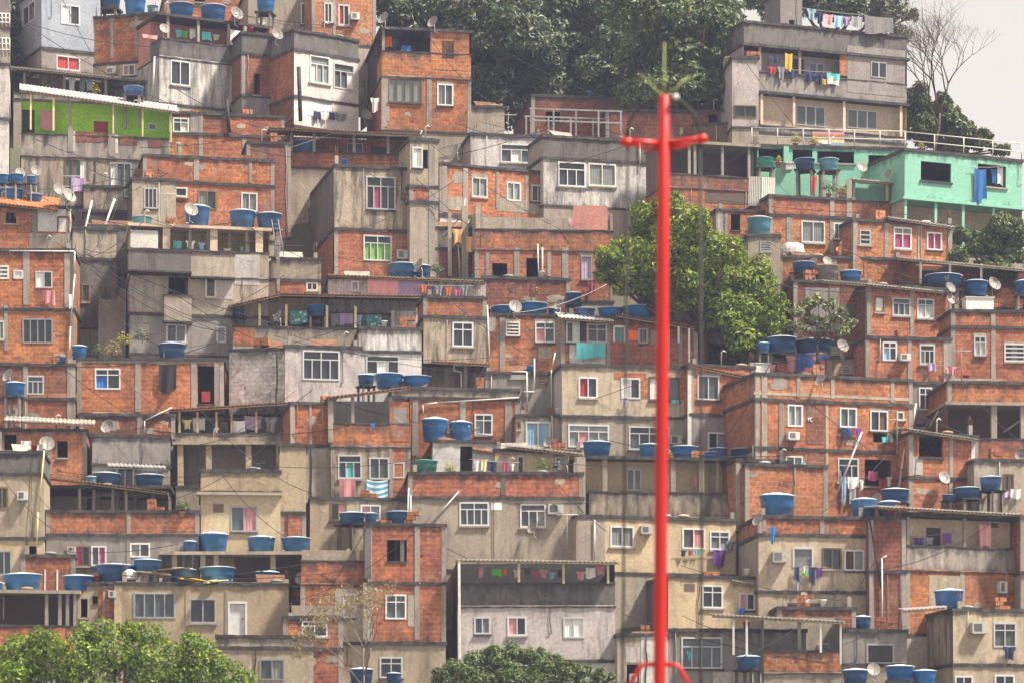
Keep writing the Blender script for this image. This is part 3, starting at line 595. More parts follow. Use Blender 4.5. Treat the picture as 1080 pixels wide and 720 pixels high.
def tree(name, label, base, Y, clumps, n, size, mat, trunk_r=.25, seed=1, depth=1.0, cat='tree', group=None, bark='bark', limbs=True, drop=.3, fill=.35, dmat='crown', vary=1):
    """clumps: (px, py, radius px[, dy m]) seen in the photo; each gets a depth of its own around Y."""
    rnd = random.Random(seed); B_ = at(*base, Y); root = empty(name, B_); tag(root, label, cat, group); C = []
    for c in clumps:
        x, y, r = c[:3]; dy = c[3] if len(c) > 3 else rnd.uniform(-1, 1) * depth * 2
        p = at(x, y, Y + dy) - B_; C.append((p.x, p.y, p.z, r * Y / F))
    sub = []
    for (x, y, z, r) in C:
        sub.append((x, y, z, r * .8))
        if vary:
            for _ in range(7):
                a = rnd.uniform(0, 6.28); u = rnd.uniform(-.5, 1); s = math.sqrt(1 - u * u); sub.append((x + s * math.cos(a) * r * .72, y + s * math.sin(a) * r * .72, z + u * r * .72, r * rnd.uniform(.28, .45)))
    leaf_cloud(sub, n, size, rnd, drop, fill).build(dmat, mat, root)
    mb = MB(); cx = sum(c[0] for c in C) / len(C); cz = sum(c[2] for c in C) / len(C); cy = sum(c[1] for c in C) / len(C)
    fork = Vector((cx * .35, cy * .3, max(.3, cz * .35))); mb.tube([(0, 0, -1.5), tuple(fork * .5), tuple(fork)], [trunk_r * 1.2, trunk_r, trunk_r * .8], 8)
    if limbs:
        for (x, y, z, r) in C:
            e = Vector((x, y, z)); m_ = fork.lerp(e, .5) + Vector((rnd.uniform(-.3, .3), rnd.uniform(-.3, .3), -.1 * (e - fork).length)); mb.tube([fork, m_, e], [trunk_r * .6, trunk_r * .38, trunk_r * .12], 6)
            for _ in range(4):
                d_ = Vector((rnd.uniform(-1, 1), rnd.uniform(-1, 1), rnd.uniform(-.2, 1))).normalized() * r * .9; mb.tube([m_.lerp(e, .7), e + d_ * .5, e + d_], [trunk_r * .16, trunk_r * .1, .02], 4)
    mb.build('trunk', bark, root); return root
def bare_tree(name, label, base, Y, top, spread, mat, seed=3, r0=.16, gen=6, leaves=None, lean=0.0, upright=.55):
    rnd = random.Random(seed); B_ = at(*base, Y); root = empty(name, B_); tag(root, label, 'tree'); H_ = (base[1] - top) * Y / F; mb = MB(); tips = []
    def grow(p, d, L, r, g):
        pts = [p]; q = p.copy(); dd = d.copy()
        for k in range(3):
            dd = (dd + Vector((rnd.uniform(-.16, .16), rnd.uniform(-.16, .16), rnd.uniform(-.06, .12)))).normalized(); q = q + dd * L / 3; pts.append(q.copy())
        mb.tube(pts, [r, r * .9, r * .8, r * .68], 5 if g < 3 else 3)
        if g >= gen: tips.append(q); return
        nb = 3 if g < 3 else rnd.choice([2, 3])
        for i in range(nb):
            a = 6.28 * i / nb + rnd.uniform(-.6, .6); sp = spread * rnd.uniform(.55, 1.15) if i else spread * .25
            nd = (dd + Vector((math.cos(a), math.sin(a) * .6, rnd.uniform(-.15, upright) * .5)) * sp).normalized(); grow(q if i < 2 else pts[2], nd, L * rnd.uniform(.66, .86), r * .64, g + 1)
    grow(Vector((0, 0, -.3)), Vector((lean, 0, 1)).normalized(), H_ * .30, r0, 0); mb.build('trunk', mat, root)
    if leaves:
        lm, n, size, rad = leaves; cl = [(t.x, t.y, t.z, rad) for t in tips[::2]]; leaf_cloud(cl, n, size, rnd, fill=.9).build('crown', lm, root)
    return root
def plant(name, label, px, py, r, Y, mat='leaf_mid', n=160, size=.14, seed=5, pot=True):
    rnd = random.Random(seed); B_ = at(px, py, Y); root = empty(name, B_); tag(root, label, 'plant', 'plants on the terraces'); rr = r * Y / F
    leaf_cloud([(0, 0, rr * .9, rr), (rr * .5, .1, rr * .6, rr * .6), (-rr * .5, 0, rr * .7, rr * .6)], n, size, rnd, fill=.7).build('foliage', mat, root)
    mb = MB(); mb.tube([(0, 0, 0), (.02, 0, rr)], .02, 4); mb.build('stem', 'bark', root)
    if pot: mb = MB(); mb.lathe([(.11, -.25), (.16, 0), (.18, .0), (.18, .03)], 10); mb.build('pot', 'oran', root)
def finish_labels():
    from collections import defaultdict
    D = defaultdict(list)
    for t in LABELED: D[(t[1], t[2])].append(t)
    O_ = ['first', 'second', 'third', 'fourth', 'fifth', 'sixth', 'seventh', 'eighth', 'ninth', 'tenth']
    C_ = ['', 'one', 'two', 'three', 'four', 'five', 'six', 'seven', 'eight', 'nine', 'ten']
    for (tx, pl), L in D.items():
        L.sort(key=lambda t: abs(t[3] - 699))
        for i, t in enumerate(L):
            lab = f"{tx} {pl}"
            if len(L) > 1: lab += f", {O_[i]} from red mast"
            t[0]['label'] = lab
# ------------------------------------------------------------------ ground: the steep hillside, the flat shore in front of it
def build_ground():
    mb = MB(); import itertools
    def zg(x, y):
        zs = CZ + (HY - 720) / F * 150 + (y - 150) * SLOPE - 3.3
        px = 540 + x / max(y, 1) * F
        py = 0 if px < 380 else 118 if px < 775 else 205
        if 330 < px <= 380: py = 3 * (px - 330)
        yc = Yg(py) - 2; cap = CZ + (HY - py) / F * yc
        return max(0, min(zs, cap - 3)) + (.35 * math.sin(x * .9 + y) * math.sin(y * .7) if y > 141 else 0)
    xs = [-600, -300, -120] + [x * 2.5 for x in range(-20, 21)] + [120, 300, 600]; ys = [120, 130] + [136 + 2 * k for k in range(50)] + [260, 320]
    for a, b in zip(xs, xs[1:]):
        for c, d in zip(ys, ys[1:]): mb.quad([(a, c, zg(a, c)), (b, c, zg(b, c)), (b, d, zg(b, d)), (a, d, zg(a, d))], [(a, c), (b, c), (b, d), (a, d)], True)
    tag(mb.build('ground', 'ground'), None, None, kind='structure')
build_ground()
mb = MB(); mb.quad([(-4000, -4000, -.4), (4000, -4000, -.4), (4000, 132, -.4), (-4000, 132, -.4)], [(0, 0), (900, 0), (900, 900), (0, 900)])
mb.quad([(-4000, 132, -.4), (4000, 132, -.4), (4000, 4500, -.4), (-4000, 4500, -.4)], [(0, 0), (900, 0), (900, 900), (0, 900)]); tag(mb.build('shore', 'shore'), None, None, kind='structure')
# ------------------------------------------------------------------ houses, from the ridge down. y rows and x columns are read at the near corner
H('a0', 'plaster_house', 'pale brick and plaster house at the hilltop with blue tanks above it', 'hilltop house roof', 262, 338, 42, [(-14, 'gc')], a=12, s=20, win=[(318, 4, 326, 26, 'p2')])
H('a0b', 'brick_house', 'half hidden brick house under the dark trees with red window curtain', 'brick house under dark trees', 330, 397, 44, [(-20, 'bro')], a=18, s=20, win=[(343, 4, 351, 24, 'p2'), (358, 6, 369, 27, 'p2:redh')], ac=[(371, 14, 380, 21)], cols=[(353, -14, 40)], dY=-1)
H('a1', 'plaster_house', 'pale blue plastered house with a small white window at the ridge', 'pale blue house', 44, 106, 72, [(-16, 'blu'), (50, 'gp')], a=27, s=44, win=[(65, 6, 84, 26, 'p2'), (60, 60, 84, 74, 'p2:red'), (24, 5, 37, 25, 'Lp2')], dY=-.5)
H('a1t', 'brick_house', 'small brick house behind the row of blue tanks on the ridge', 'ridge brick house', 176, 264, 30, [(-18, 'br2')], a=10, s=20, win=[(205, -6, 216, 2, 'h')], dY=2)
H('a2', 'brick_house', 'brick corner house with dark stained parapet and a laundry terrace on top', 'roof of brick corner house', 98, 168, 90, [(14, 'br'), (64, 'bp')], a=-14, s=20, win=[(114, 71, 123, 79, 'p1'), (131, 69, 143, 80, 'p2')], ac=[(113, 72, 123, 78)], cols=[(119, 17, 62), (145, 14, 60)], dY=1.5)
H('a2b', 'plaster_house', 'white stained plaster house with black mould under a covered laundry terrace', 'white mouldy terrace house', 168, 283, 108, [(14, 'open', dict(par=40, pm='dc', back='pink', posts=[176, 208, 240, 258], dd=1.6)), (58, 'ws')], a=27, s=10, d=5, win=[(180, 65, 200, 90, 'p2'), (266, 78, 273, 102, 'p1')], cols=[(247, 66, 116, .25, 'pp')], panels=[(249, 70, 262, 116, 'wp')])
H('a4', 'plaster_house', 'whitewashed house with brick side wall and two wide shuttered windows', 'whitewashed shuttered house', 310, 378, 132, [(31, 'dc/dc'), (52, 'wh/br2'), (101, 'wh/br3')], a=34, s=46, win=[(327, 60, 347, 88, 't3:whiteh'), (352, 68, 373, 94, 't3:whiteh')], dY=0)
H('a4b', 'plaster_house', 'low grey house squeezed between white mouldy house and whitewashed house', 'squeezed grey house', 255, 312, 134, [(34, 'dc'), (56, 'br3'), (100, 'gp')], a=20, s=10, win=[(268, 78, 274, 100, 'h')], dY=2)
H('a5', 'brick_house', 'tall bare brick house with an open top terrace and grey concrete columns', 'tall brick house', 402, 496, 137, [(29, 'open', dict(par=54, pm='br', back='dark', posts=[402, 453], dd=2.5, left=True, postm='col')), (79, 'br/br2')], a=9, s=28, win=[(409, 83, 444, 108, 'p4'), (461, 89, 477, 111, 'p2'), (390, 84, 399, 100, 'Lh')], cols=[(405, 80, 134, .35), (452, 80, 134, .3), (409, 82, 128, .12)], posts=[], panels=[(454, 31, 494, 74, 'br', 'brick_panel'), (465, 43, 478, 62, 'dark', 'opening')], rails=[])  # the opening is a dark panel, the room's shade painted on
H('a7', 'concrete_house', 'dim grey concrete ruin under the trees with a steel frame terrace', 'steel frame terrace under trees', 520, 662, 190, [(143, 'tp')], a=8, s=30, win=[(529, 153, 561, 171, 't3')], dY=2.5)
H('a7c', 'brick_house', 'dark brick shack in the shade of the big trees', 'dark shack', 560, 655, 146, [(100, 'br3')], a=8, s=30, win=[(575, 118, 590, 130, 'h'), (643, 128, 652, 138, 'p2')], dY=4)
H('a7d', 'brick_house', 'dim brick wall house under the tree behind red mast', 'dim brick house behind mast', 640, 765, 178, [(116, 'br3')], a=4, s=6, d=4, dY=5, win=[(748, 122, 758, 136, 'h')])
H('a7e', 'plaster_house', 'shaded plaster wall between tall brick house and the ruin', 'shaded wall by tall brick house', 476, 532, 165, [(112, 'gc')], a=4, s=6, d=3, dY=3.5)
H('a7b', 'plaster_house', 'low white house under the trees beside the long concrete wall', 'low white house', 497, 574, 180, [(141, 'wp/gc')], a=10, s=14, win=[(529, 153, 561, 172, 't3')], dY=1)
H('a8', 'plaster_house', 'pinkish white house under the grey stained terrace wall below the trees', 'pinkish white house', 574, 692, 216, [(143, 'dc/gc'), (166, 'ws/pp')], a=16, s=16, win=[(590, 172, 618, 197, 't3'), (622, 174, 650, 197, 'p2:glass3')], pipes=[[(676, 150), (676, 180)]])
H('a9', 'concrete_house', 'big grey hilltop house with laundry balcony and cream lower storey', 'big grey hilltop house', 784, 956, 137, [(22, 'dc'), (46, 'open', dict(par=74, pm='gp', back='pp', posts=[800, 842], dd=1.1, postm='gp', left=False)), (95, 'open', dict(par=131, pm='gp', back='cream', posts=[802, 836, 889, 949], dd=.5, postm='cream', left=False))], a=19, s=10, d=3.2, win=[(844, 58, 855, 78, 'h'), (861, 62, 876, 82, 'p2'), (843, 110, 873, 131, 'p3'), (897, 114, 928, 134, 'p3')], panels=[(893, 50, 954, 100, 'gp', 'wall_panel'), (885, 55, 894, 80, 'br2', 'brick_panel')], posts=[], dY=0, pw=[(918, 65, 934, 82, 2)])
H('a9t', 'concrete_stairhead', 'grey concrete stair tower standing on the big grey hilltop house', 'stair tower', 823, 846, 26, [(-10, 'gp')], a=19, s=6, d=2.5, ext=1.5, dY=-2)
H('a9w', 'plaster_house', 'pale wing with louvred window hidden behind foliage by big grey house', 'pale wing', 772, 800, 134, [(60, 'pp')], a=5, s=10, win=[(774, 112, 797, 124, 'p2')], dY=-1)
H('a10', 'painted_house', 'mint green house with railed roof terrace and ochre lower gallery', 'mint green house', 953, 1077, 262, [(157, 'mint'), (208, 'open', dict(par=None, back='yb', posts=[953, 985, 1014, 1046], dd=1.5, postm='mint', left=False, ceil='mint'))], a=21, s=12, d=6, win=[(970, 171, 1002, 191, 'h'), (1030, 173, 1060, 196, 'h'), (1020, 232, 1035, 256, 'p3'), (960, 228, 968, 236, 'p1')], rails=[(953, 1076, 139, 157, 2, 4)], slabs=True)
H('a10b', 'painted_house', 'mint green wing with roof railing and row of old tanks before it', 'mint green wing', 793, 955, 215, [(153, 'mint')], a=6, s=10, d=5, win=[(836, 158, 857, 170, 'h'), (862, 160, 901, 172, 'h'), (916, 164, 939, 190, 'h'), (800, 157, 826, 170, 'h')], rails=[(793, 955, 135, 153, 2, 6)], posts=[(829, 155, 180, 'mint', .3, -.1)])
# left column, upper
H('b1', 'plaster_house', 'narrow pinkish wall of a house cut by the picture edge beside green terrace', 'narrow pinkish house', -34, 9, 186, [(66, 'pp'), (124, 'wp')], a=8, s=10, dY=-3)
H('b0', 'plaster_house', 'dim plaster house with white lattice balcony at the picture edge', 'lattice balcony house', -40, 11, 66, [(-20, 'gp'), (28, 'gc')], a=8, s=10, rails=[(-20, 11, 14, 28, 3, 8), (-20, 11, 40, 58, 3, 8)], dY=-2)
H('b2', 'brick_house', 'dark terrace with long wavy tin roof behind the green terrace', 'dark tin roof terrace', 14, 152, 104, [(74, 'open', dict(par=98, pm='gc', back='brn', posts=[24, 66, 110, 144], ceil=None, dd=1.8, left=False))], a=10, s=6, d=4, roof=[(10, 70, 155, 84, 2.2, 'tin')], dY=.5)
H('b3', 'painted_house', 'lime green terrace house under a white sheet roof above beige storey', 'lime green terrace house', 22, 178, 216, [(103, 'open', dict(par=141, pm='rough', back='lime', posts=[72, 118], ceil=None, dd=1.0, left=False, postm='gc')), (163, 'tp')], a=9, s=10, d=5, win=[(23, 112, 36, 138, 'h'), (99, 124, 114, 138, 'd:red'), (157, 126, 165, 133, 'p1'), (68, 168, 92, 196, 'p3:whiteh'), (116, 172, 138, 197, 'p3:whiteh')], posts=[(32, 98, 137, 'lightyellow', .1), (56, 104, 138, 'lightyellow', .1), (119, 109, 141, 'lightyellow', .1), (150, 113, 144, 'lightyellow', .1), (180, 118, 150, 'lightyellow', .1)], roof=[(20, 94, 188, 117, 2.4, 'tinp', -.5, .9)], panels=[(80, 139, 112, 150, 'br3', 'lattice_panel'), (126, 143, 144, 153, 'br3', 'lattice_panel'), (156, 146, 170, 156, 'br3', 'lattice_panel'), (73, 138, 79, 160, 'pp'), (114, 142, 124, 162, 'ws')], cols=[(118, 142, 165, .35), (74, 135, 160, .3)])
H('b4', 'brick_house', 'broad brick house with brick terrace walls and white balcony door', 'broad brick terrace house', 150, 288, 248, [(163, 'br'), (190, 'br2')], a=11, s=2, d=4, win=[(184, 198, 196, 207, 'p1'), (208, 201, 227, 220, 'p2'), (254, 203, 270, 222, 'p2:glass3')], cols=[(206, 165, 190, .3), (263, 168, 192, .2)], dY=.3)
H('b4b', 'brick_house', 'upper brick block with concrete grid and white door above brick terrace', 'upper brick block', 176, 300, 178, [(118, 'br2'), (140, 'br')], a=11, s=8, win=[(183, 125, 199, 147, 't2')], cols=[(212, 120, 176, .25), (258, 142, 178, .25), (190, 150, 176, .2)], dY=.6, panels=[(201, 121, 214, 140, 'gp')])
H('b4c', 'brick_house', 'lower brick walls of an alley house below the pink balcony', 'alley house by pink balcony', 88, 150, 250, [(196, 'tp'), (222, 'dark')], a=8, s=4, win=[(118, 168, 137, 192, 'p2'), (153, 200, 164, 220, 'p2')], ac=[(131, 200, 141, 208)], dY=1.2)
H('b4d', 'brick_house', 'dim plaster house wedged behind the stair alley beside brick terrace house', 'wedged alley house', 140, 186, 262, [(188, 'gc/dc')], a=14, s=10, win=[(153, 199, 166, 220, 'p3')], dY=.1)
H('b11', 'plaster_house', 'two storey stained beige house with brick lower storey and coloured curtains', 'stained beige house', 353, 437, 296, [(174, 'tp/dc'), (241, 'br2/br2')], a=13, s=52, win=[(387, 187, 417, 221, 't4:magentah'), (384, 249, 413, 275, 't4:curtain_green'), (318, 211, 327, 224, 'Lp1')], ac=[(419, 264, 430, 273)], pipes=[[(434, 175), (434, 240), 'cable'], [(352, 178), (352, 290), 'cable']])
H('b11t', 'brick_house', 'brick rooftop room with brown canopy over the stained beige house', 'brick rooftop room', 306, 437, 176, [(138, 'open', dict(par=160, pm='br', back='br', posts=[306, 330, 372, 408, 432], ceil=None, dd=1.6)),], a=9, s=20, win=[(369, 145, 386, 160, 'p2'), (394, 149, 411, 160, 'h')], roof=[(284, 134, 446, 142, 2.6, 'rust', -.8, .2)], pipes=[[(302, 200), (307, 156), (350, 141), (442, 145), (445, 138)]], dY=-.2, posts=[])
H('b11r', 'brick_house', 'narrow brick and plaster tower right beside stained beige house', 'narrow brick tower', 432, 462, 300, [(146, 'bp'), (196, 'br2'), (212, 'gc')], a=14, s=4, win=[(435, 156, 445, 177, 'p1:white'), (441, 158, 451, 178, 'v')], cols=[(455, 150, 280, .35)], dY=.4)
H('b11s', 'brick_house', 'low brick gable wall behind the stained beige house', 'low brick gable', 262, 308, 250, [(150, 'br3')], a=10, s=4, dY=3.6)
H('b12', 'brick_house', 'long brick house with grey frame, small windows and a plaster lower band', 'long brick house', 464, 600, 246, [(172, 'br/br2'), (226, 'wp')], a=22, s=4, d=5, win=[(498, 188, 514, 208, 'p2'), (535, 193, 549, 212, 'p2'), (561, 196, 574, 213, 'p2'), (583, 202, 590, 208, 'h'), (495, 242, 503, 253, 't2')], cols=[(469, 175, 224, .3), (491, 178, 240, .3), (525, 182, 220, .2), (556, 186, 222, .2), (596, 190, 240, .25)], panels=[(472, 208, 489, 222, 'gc'), (524, 212, 600, 226, 'gc')], dY=.5)
H('b12b', 'brick_house', 'unfinished brick house with open terrace parapet and empty window openings', 'unfinished brick house', 502, 648, 316, [(222, 'open', dict(par=242, pm='br2', back='gc', posts=[508, 545, 582, 612, 645], ceil=None, dd=1.8, left=False, postm='col')), (262, 'br2')], a=6, s=14, win=[(556, 273, 571, 294, 'h'), (520, 278, 536, 294, 'h'), (614, 271, 625, 296, 'p1:lilac'), (620, 226, 640, 248, 'd:brown')], cols=[(546, 262, 312, .3), (597, 262, 314, .35), (580, 266, 292, .2), (515, 266, 312, .2)], panels=[(606, 218, 642, 244, 'pink')], pipes=[[(568, 258), (569, 296), (573, 300), (570, 306)], [(573, 262), (573, 298)]], dY=.3)
H('b12c', 'brick_house', 'brown shed with a leaning post left of the unfinished brick house', 'brown shed', 460, 504, 310, [(240, 'gc'), (262, 'br3')], a=8, s=4, dY=1.5, posts=[(491, 218, 298, 'gc', .35), (505, 215, 290, 'gc', .3), (475, 224, 292, 'gc', .2)], pipes=[[(468, 249), (488, 228), (492, 210)], [(484, 258), (486, 296), 'pvc']])
H('b5', 'brick_house', 'small orange brick house with glowing orange tile roof and white shed door', 'orange tile roof house', -20, 72, 266, [(216, 'bro')], a=4, s=4, win=[(5, 224, 16, 235, 'h'), (60, 228, 72, 244, 'd:brown')], panels=[(38, 220, 74, 244, 'wh'), (33, 221, 39, 246, 'gp'), (30, 246, 75, 264, 'gc')], roof=[(-24, 211, 60, 220, 1.6, 'tile', -.4, .95)])
H('b6', 'brick_house', 'brick house with three small windows and a leaning white drain pipe', 'brick house under orange roof', -24, 79, 388, [(263, 'br/br2'), (326, 'br')], a=3, s=4, win=[(0, 281, 10, 294, 'l2'), (16, 286, 25, 294, 'p1:white'), (39, 287, 56, 304, 'p2:whiteh'), (25, 337, 56, 362, 'p4'), (-4, 339, 5, 358, 'p2')], cols=[(29, 266, 322, .35), (72, 268, 325, .3), (7, 322, 370, .2), (77, 330, 385, .2)], ac=[(58, 374, 69, 381)], pipes=[[(11, 265), (80, 266), (80, 290), (75, 345), (73, 388)]])
H('b7', 'brick_house', 'brick house with barred window behind a dark blue roof tank', 'brick house with barred window', -24, 78, 452, [(383, 'br3'), (419, 'br2')], a=3, s=4, win=[(28, 396, 45, 415, 't3'), (5, 404, 26, 418, 'v')], cols=[(26, 385, 450, .25), (72, 386, 448, .2)], ac=[(9, 430, 20, 437)], panels=[(30, 415, 48, 419, 'oran'), (50, 414, 80, 419, 'oran')])
H('b8', 'brick_house', 'brick house with roof garden, tied black cloth and grey concrete frame', 'brick house with roof garden', 82, 236, 436, [(378, 'br')], a=3, s=4, d=6, win=[(101, 389, 127, 410, 't2:cloth_blueh'), (209, 386, 227, 426, 'h'), (168, 385, 185, 404, 'h')], cols=[(146, 380, 434, .3), (205, 382, 434, .3), (229, 383, 432, .25), (84, 380, 432, .25)], panels=[(84, 378, 236, 383, 'gc', 'beam'), (213, 413, 222, 424, 'red', 'poster')])
H('b8b', 'brick_house', 'shaded brick storey under the roof garden house with white plastic pipe', 'shaded brick storey', 84, 184, 462, [(436, 'br3')], a=3, s=4, d=3, cols=[(147, 438, 460, .3)], pipes=[[(152, 456), (152, 443), (181, 429)]], dY=-.4)
H('b9', 'stairway_house', 'grey alley wall with stained door left of the beige balcony house', 'grey alley wall', 76, 122, 345, [(240, 'gc'), (272, 'dc')], a=10, s=4, win=[(86, 300, 94, 318, 'p1')], dY=2.0)
H('b9b', 'concrete_house', 'dim recessed concrete house at the top of the stair alley', 'dim recessed house', 100, 150, 352, [(238, 'dc'), (288, 'dark')], a=10, s=4, win=[(114, 222, 130, 235, 'h')], dY=3.4, cols=[(122, 288, 330, .3)])
H('b10', 'plaster_house', 'cream house with projecting grey concrete balcony and dotted laundry', 'cream balcony house', 136, 282, 372, [(236, 'open', dict(par=262, pm='gc', back='yp', posts=[170, 220, 268], dd=1.5, postm='cream', left=False, ceil='cream', pw=.4)), (288, 'gc'), (330, 'gp')], a=9, s=4, d=6, win=[(157, 250, 167, 262, 'h'), (216, 293, 226, 313, 'p1'), (176, 290, 197, 310, 'h'), (175, 342, 195, 360, 'p2'), (228, 344, 237, 360, 'p1')], boxes=[(134, 265, 200, 285, 'dc', .9), (200, 268, 246, 291, 'gc', .5), (172, 312, 201, 338, 'gc', .5)], panels=[(136, 243, 165, 262, 'wh'), (225, 291, 245, 315, 'pp'), (246, 268, 272, 300, 'wp')], cols=[(173, 285, 372, .35), (152, 290, 340, .25)])
H('b10b', 'plaster_house', 'grey gable house with a sloping roof edge beneath the ladder', 'grey gable house', 248, 338, 340, [(271, 'gc'), (294, 'bp')], a=6, s=4, d=4, win=[(323, 298, 334, 306, 'p2')], panels=[(290, 297, 322, 309, 'br2'), (264, 282, 268, 300, 'gc')], dY=-.5, roof=[(246, 296, 285, 272, 1.2, 'gc')])
H('c1t', 'concrete_house', 'roof terrace house with long brown canopy, pale posts and laundry', 'long canopy terrace', 245, 448, 372, [(318, 'open', dict(par=344, pm='gc', back='br3', posts=[272, 300, 343, 373, 438], ceil=None, dd=2.2, postm='lightyellow', left=False, pw=.13))], a=6, s=8, d=4, roof=[(240, 322, 296, 309, 2.4, 'rust', -.5, .2), (296, 309, 450, 311, 2.6, 'rust', -.5, .2)], panels=[(412, 327, 445, 352, 'ws', 'wall_panel'), (246, 345, 268, 364, 'br', 'brick_panel')], slabs=True)
H('c1', 'plaster_house', 'large off-white plastered house with painted block side and wide windows', 'large off-white house', 300, 380, 440, [(364, 'pp/wbr')], a=8, s=60, win=[(319, 370, 357, 400, 't4')], d=7.5)
H('c1s', 'plaster_house', 'windowless white painted block wall wing under brick parapet', 'white painted block wing', 241, 303, 436, [(367, 'wbr')], a=-12, s=2, d=3, dY=.6, corner=False)
H('c1r', 'plaster_house', 'white stained plaster house with four tanks along its foot', 'foot of white stained house', 378, 444, 432, [(345, 'ws'), (370, 'wp')], a=6, s=4, win=[(386, 375, 420, 394, 't3')], d=5, dY=.2)
H('c2', 'plaster_house', 'beige plaster house under an orange brick parapet with laundry', 'beige house with brick parapet', 446, 512, 420, [(312, 'br2'), (333, 'tp'), (383, 'open', dict(par=None, back='tp', posts=[489], dd=1.0, left=False, ceil=None, postm='col'))], a=8, s=4, win=[(477, 340, 498, 365, 't2')], roof=[(456, 380, 517, 383, 1.2, 'rust')], pipes=[[(478, 383), (478, 390), (486, 392), (486, 412)], [(478, 385), (516, 385)]], dY=.2)
H('c2t', 'plaster_house', 'long low lilac wall with orange laundry under thin roof sheet', 'lilac wall', 346, 512, 330, [(292, 'pp')], a=5, s=8, d=3, win=[(371, 297, 378, 306, 'p1:lilac')], panels=[(420, 296, 448, 310, 'lilac'), (388, 294, 420, 310, 'rose')], roof=[(346, 289, 510, 296, 1.6, 'woodl', -.3, .1)], dY=-.3)
H('c2s', 'plaster_house', 'low grey room behind the lilac wall and laundry', 'low grey room', 508, 600, 336, [(292, 'br3')], a=5, s=4, d=3, dY=.9)
H('c3', 'brick_house', 'brick house with louvred window behind white drain pipes', 'brick house behind drain pipes', 510, 596, 394, [(331, 'br2')], a=5, s=10, win=[(534, 340, 548, 354, 'l3'), (565, 340, 585, 361, 't2:roseh')], cols=[(530, 335, 392, .3), (590, 333, 392, .3), (515, 333, 350, .8)], pipes=[[(514, 322), (517, 397), (555, 400), (555, 432)]], panels=[(568, 366, 582, 378, 'gc')])
H('c3b', 'plaster_house', 'narrow dark plaster house crossed by white drain pipes', 'narrow dark plaster house', 512, 596, 446, [(392, 'gp')], a=5, s=4, win=[(567, 394, 577, 407, 'l3'), (540, 392, 556, 398, 'l1')], pipes=[[(540, 392), (556, 392), (556, 434)], [(564, 378), (564, 413), (552, 413)], [(582, 440), (582, 390), (586, 372)]], dY=.2)
H('c4', 'brick_house', 'brick house with tin roof, pale windows and speckled panel', 'tin roofed brick house', 592, 736, 392, [(334, 'br2')], a=8, s=4, win=[(598, 340, 611, 361, 'p2:whiteh'), (620, 342, 640, 361, 't2'), (648, 344, 659, 361, 'D:teal'), (674, 347, 683, 362, 'p1'), (686, 347, 700, 362, 'D:grey')], cols=[(642, 340, 390, .2), (705, 344, 390, .2), (718, 345, 390, .2)], panels=[(601, 361, 639, 384, 'leopard'), (663, 349, 674, 359, 'orange', 'shutter'), (612, 336, 618, 360, 'black')], roof=[(590, 334, 648, 338, 1.5, 'tinp', -.6, .5), (650, 331, 733, 345, 1.7, 'rust', -.6, .2)], posts=[(716, 345, 362, 'pvc', .1, -.5), (727, 347, 382, 'pvc', .1, -.5)])
H('c5', 'plaster_house', 'wide beige plaster house with red curtain window and brick patches', 'wide beige house', 593, 730, 480, [(384, 'bp/pp'), (438, 'gc')], a=9, s=22, win=[(611, 398, 630, 419, 'p2:redh'), (656, 399, 675, 420, 'p2'), (685, 398, 717, 422, 'p3:whiteh'), (600, 448, 642, 471, 't4:roseh'), (664, 450, 706, 474, 't4')], panels=[(648, 393, 682, 400, 'br'), (676, 400, 684, 420, 'br'), (718, 390, 728, 422, 'br')], ac=[(707, 459, 719, 468)])
H('c6', 'brick_house', 'brick house with sloping roof line and wide dark window by the big tree', 'brick house by the big tree', 728, 796, 482, [(384, 'br'), (436, 'gp')], a=16, s=2, d=5, win=[(736, 396, 758, 421, 'p2'), (747, 456, 766, 473, 'p2'), (770, 459, 779, 466, 'h')], cols=[(727, 390, 476, .2, 'pvc'), (792, 398, 440, .25)], panels=[(732, 388, 790, 394, 'br')], roof=[(726, 383, 797, 398, 1.2, 'rust', -.2, .1)], dY=.2)
H('c6b', 'brick_house', 'low brick wall house with hanging bucket under the dark blue tanks', 'low brick wall house', 786, 850, 472, [(392, 'br2'), (420, 'br3'), (448, 'br')], a=20, s=2, dY=1.8)
H('c6c', 'brick_house', 'orange brick wall right of the open concrete gallery', 'orange brick wall', 776, 834, 560, [(484, 'br')], a=14, s=2, d=4, dY=.2, cols=[(790, 524, 556, .4, 'wp')])
H('c7', 'concrete_house', 'open concrete gallery with stained balcony above the yellow house', 'open concrete gallery', 622, 778, 550, [(481, 'open', dict(par=518, pm='tp', back='yp', posts=[636, 708, 738, 768], dd=.9, postm='gc', pw=.25)), (543, 'gc')], a=8, s=18, win=[(665, 492, 680, 515, 'v'), (700, 497, 710, 518, 'D:wh')], posts=[(612, 482, 600, 'gc', .5, -.1)], d=6)
H('c7b', 'painted_house', 'yellow plastered house with laundry under its windows beside red mast', 'yellow house', 608, 776, 602, [(543, 'yp/gc')], a=14, s=22, win=[(644, 555, 668, 576, 'p2:grey'), (720, 557, 743, 578, 'p2:roseh'), (749, 560, 769, 579, 't2')], ac=[(676, 554, 688, 562)], panels=[(609, 546, 638, 600, 'gc')], pipes=[[(627, 548), (627, 596)]])
H('c8', 'painted_house', 'pale yellow house with dark blank side wall and sagging roof sheet', 'pale yellow house', 704, 832, 664, [(606, 'yp/dc')], a=12, s=54, win=[(721, 615, 732, 623, 'v'), (740, 617, 761, 640, 't2'), (779, 625, 795, 642, 'p2')], roof=[(772, 611, 796, 614, .8, 'tin', -.3, .1)], cols=[(811, 624, 660, .15, 'yb')], dY=.2, panels=[(721, 615, 732, 623, 'brn', 'vent')])
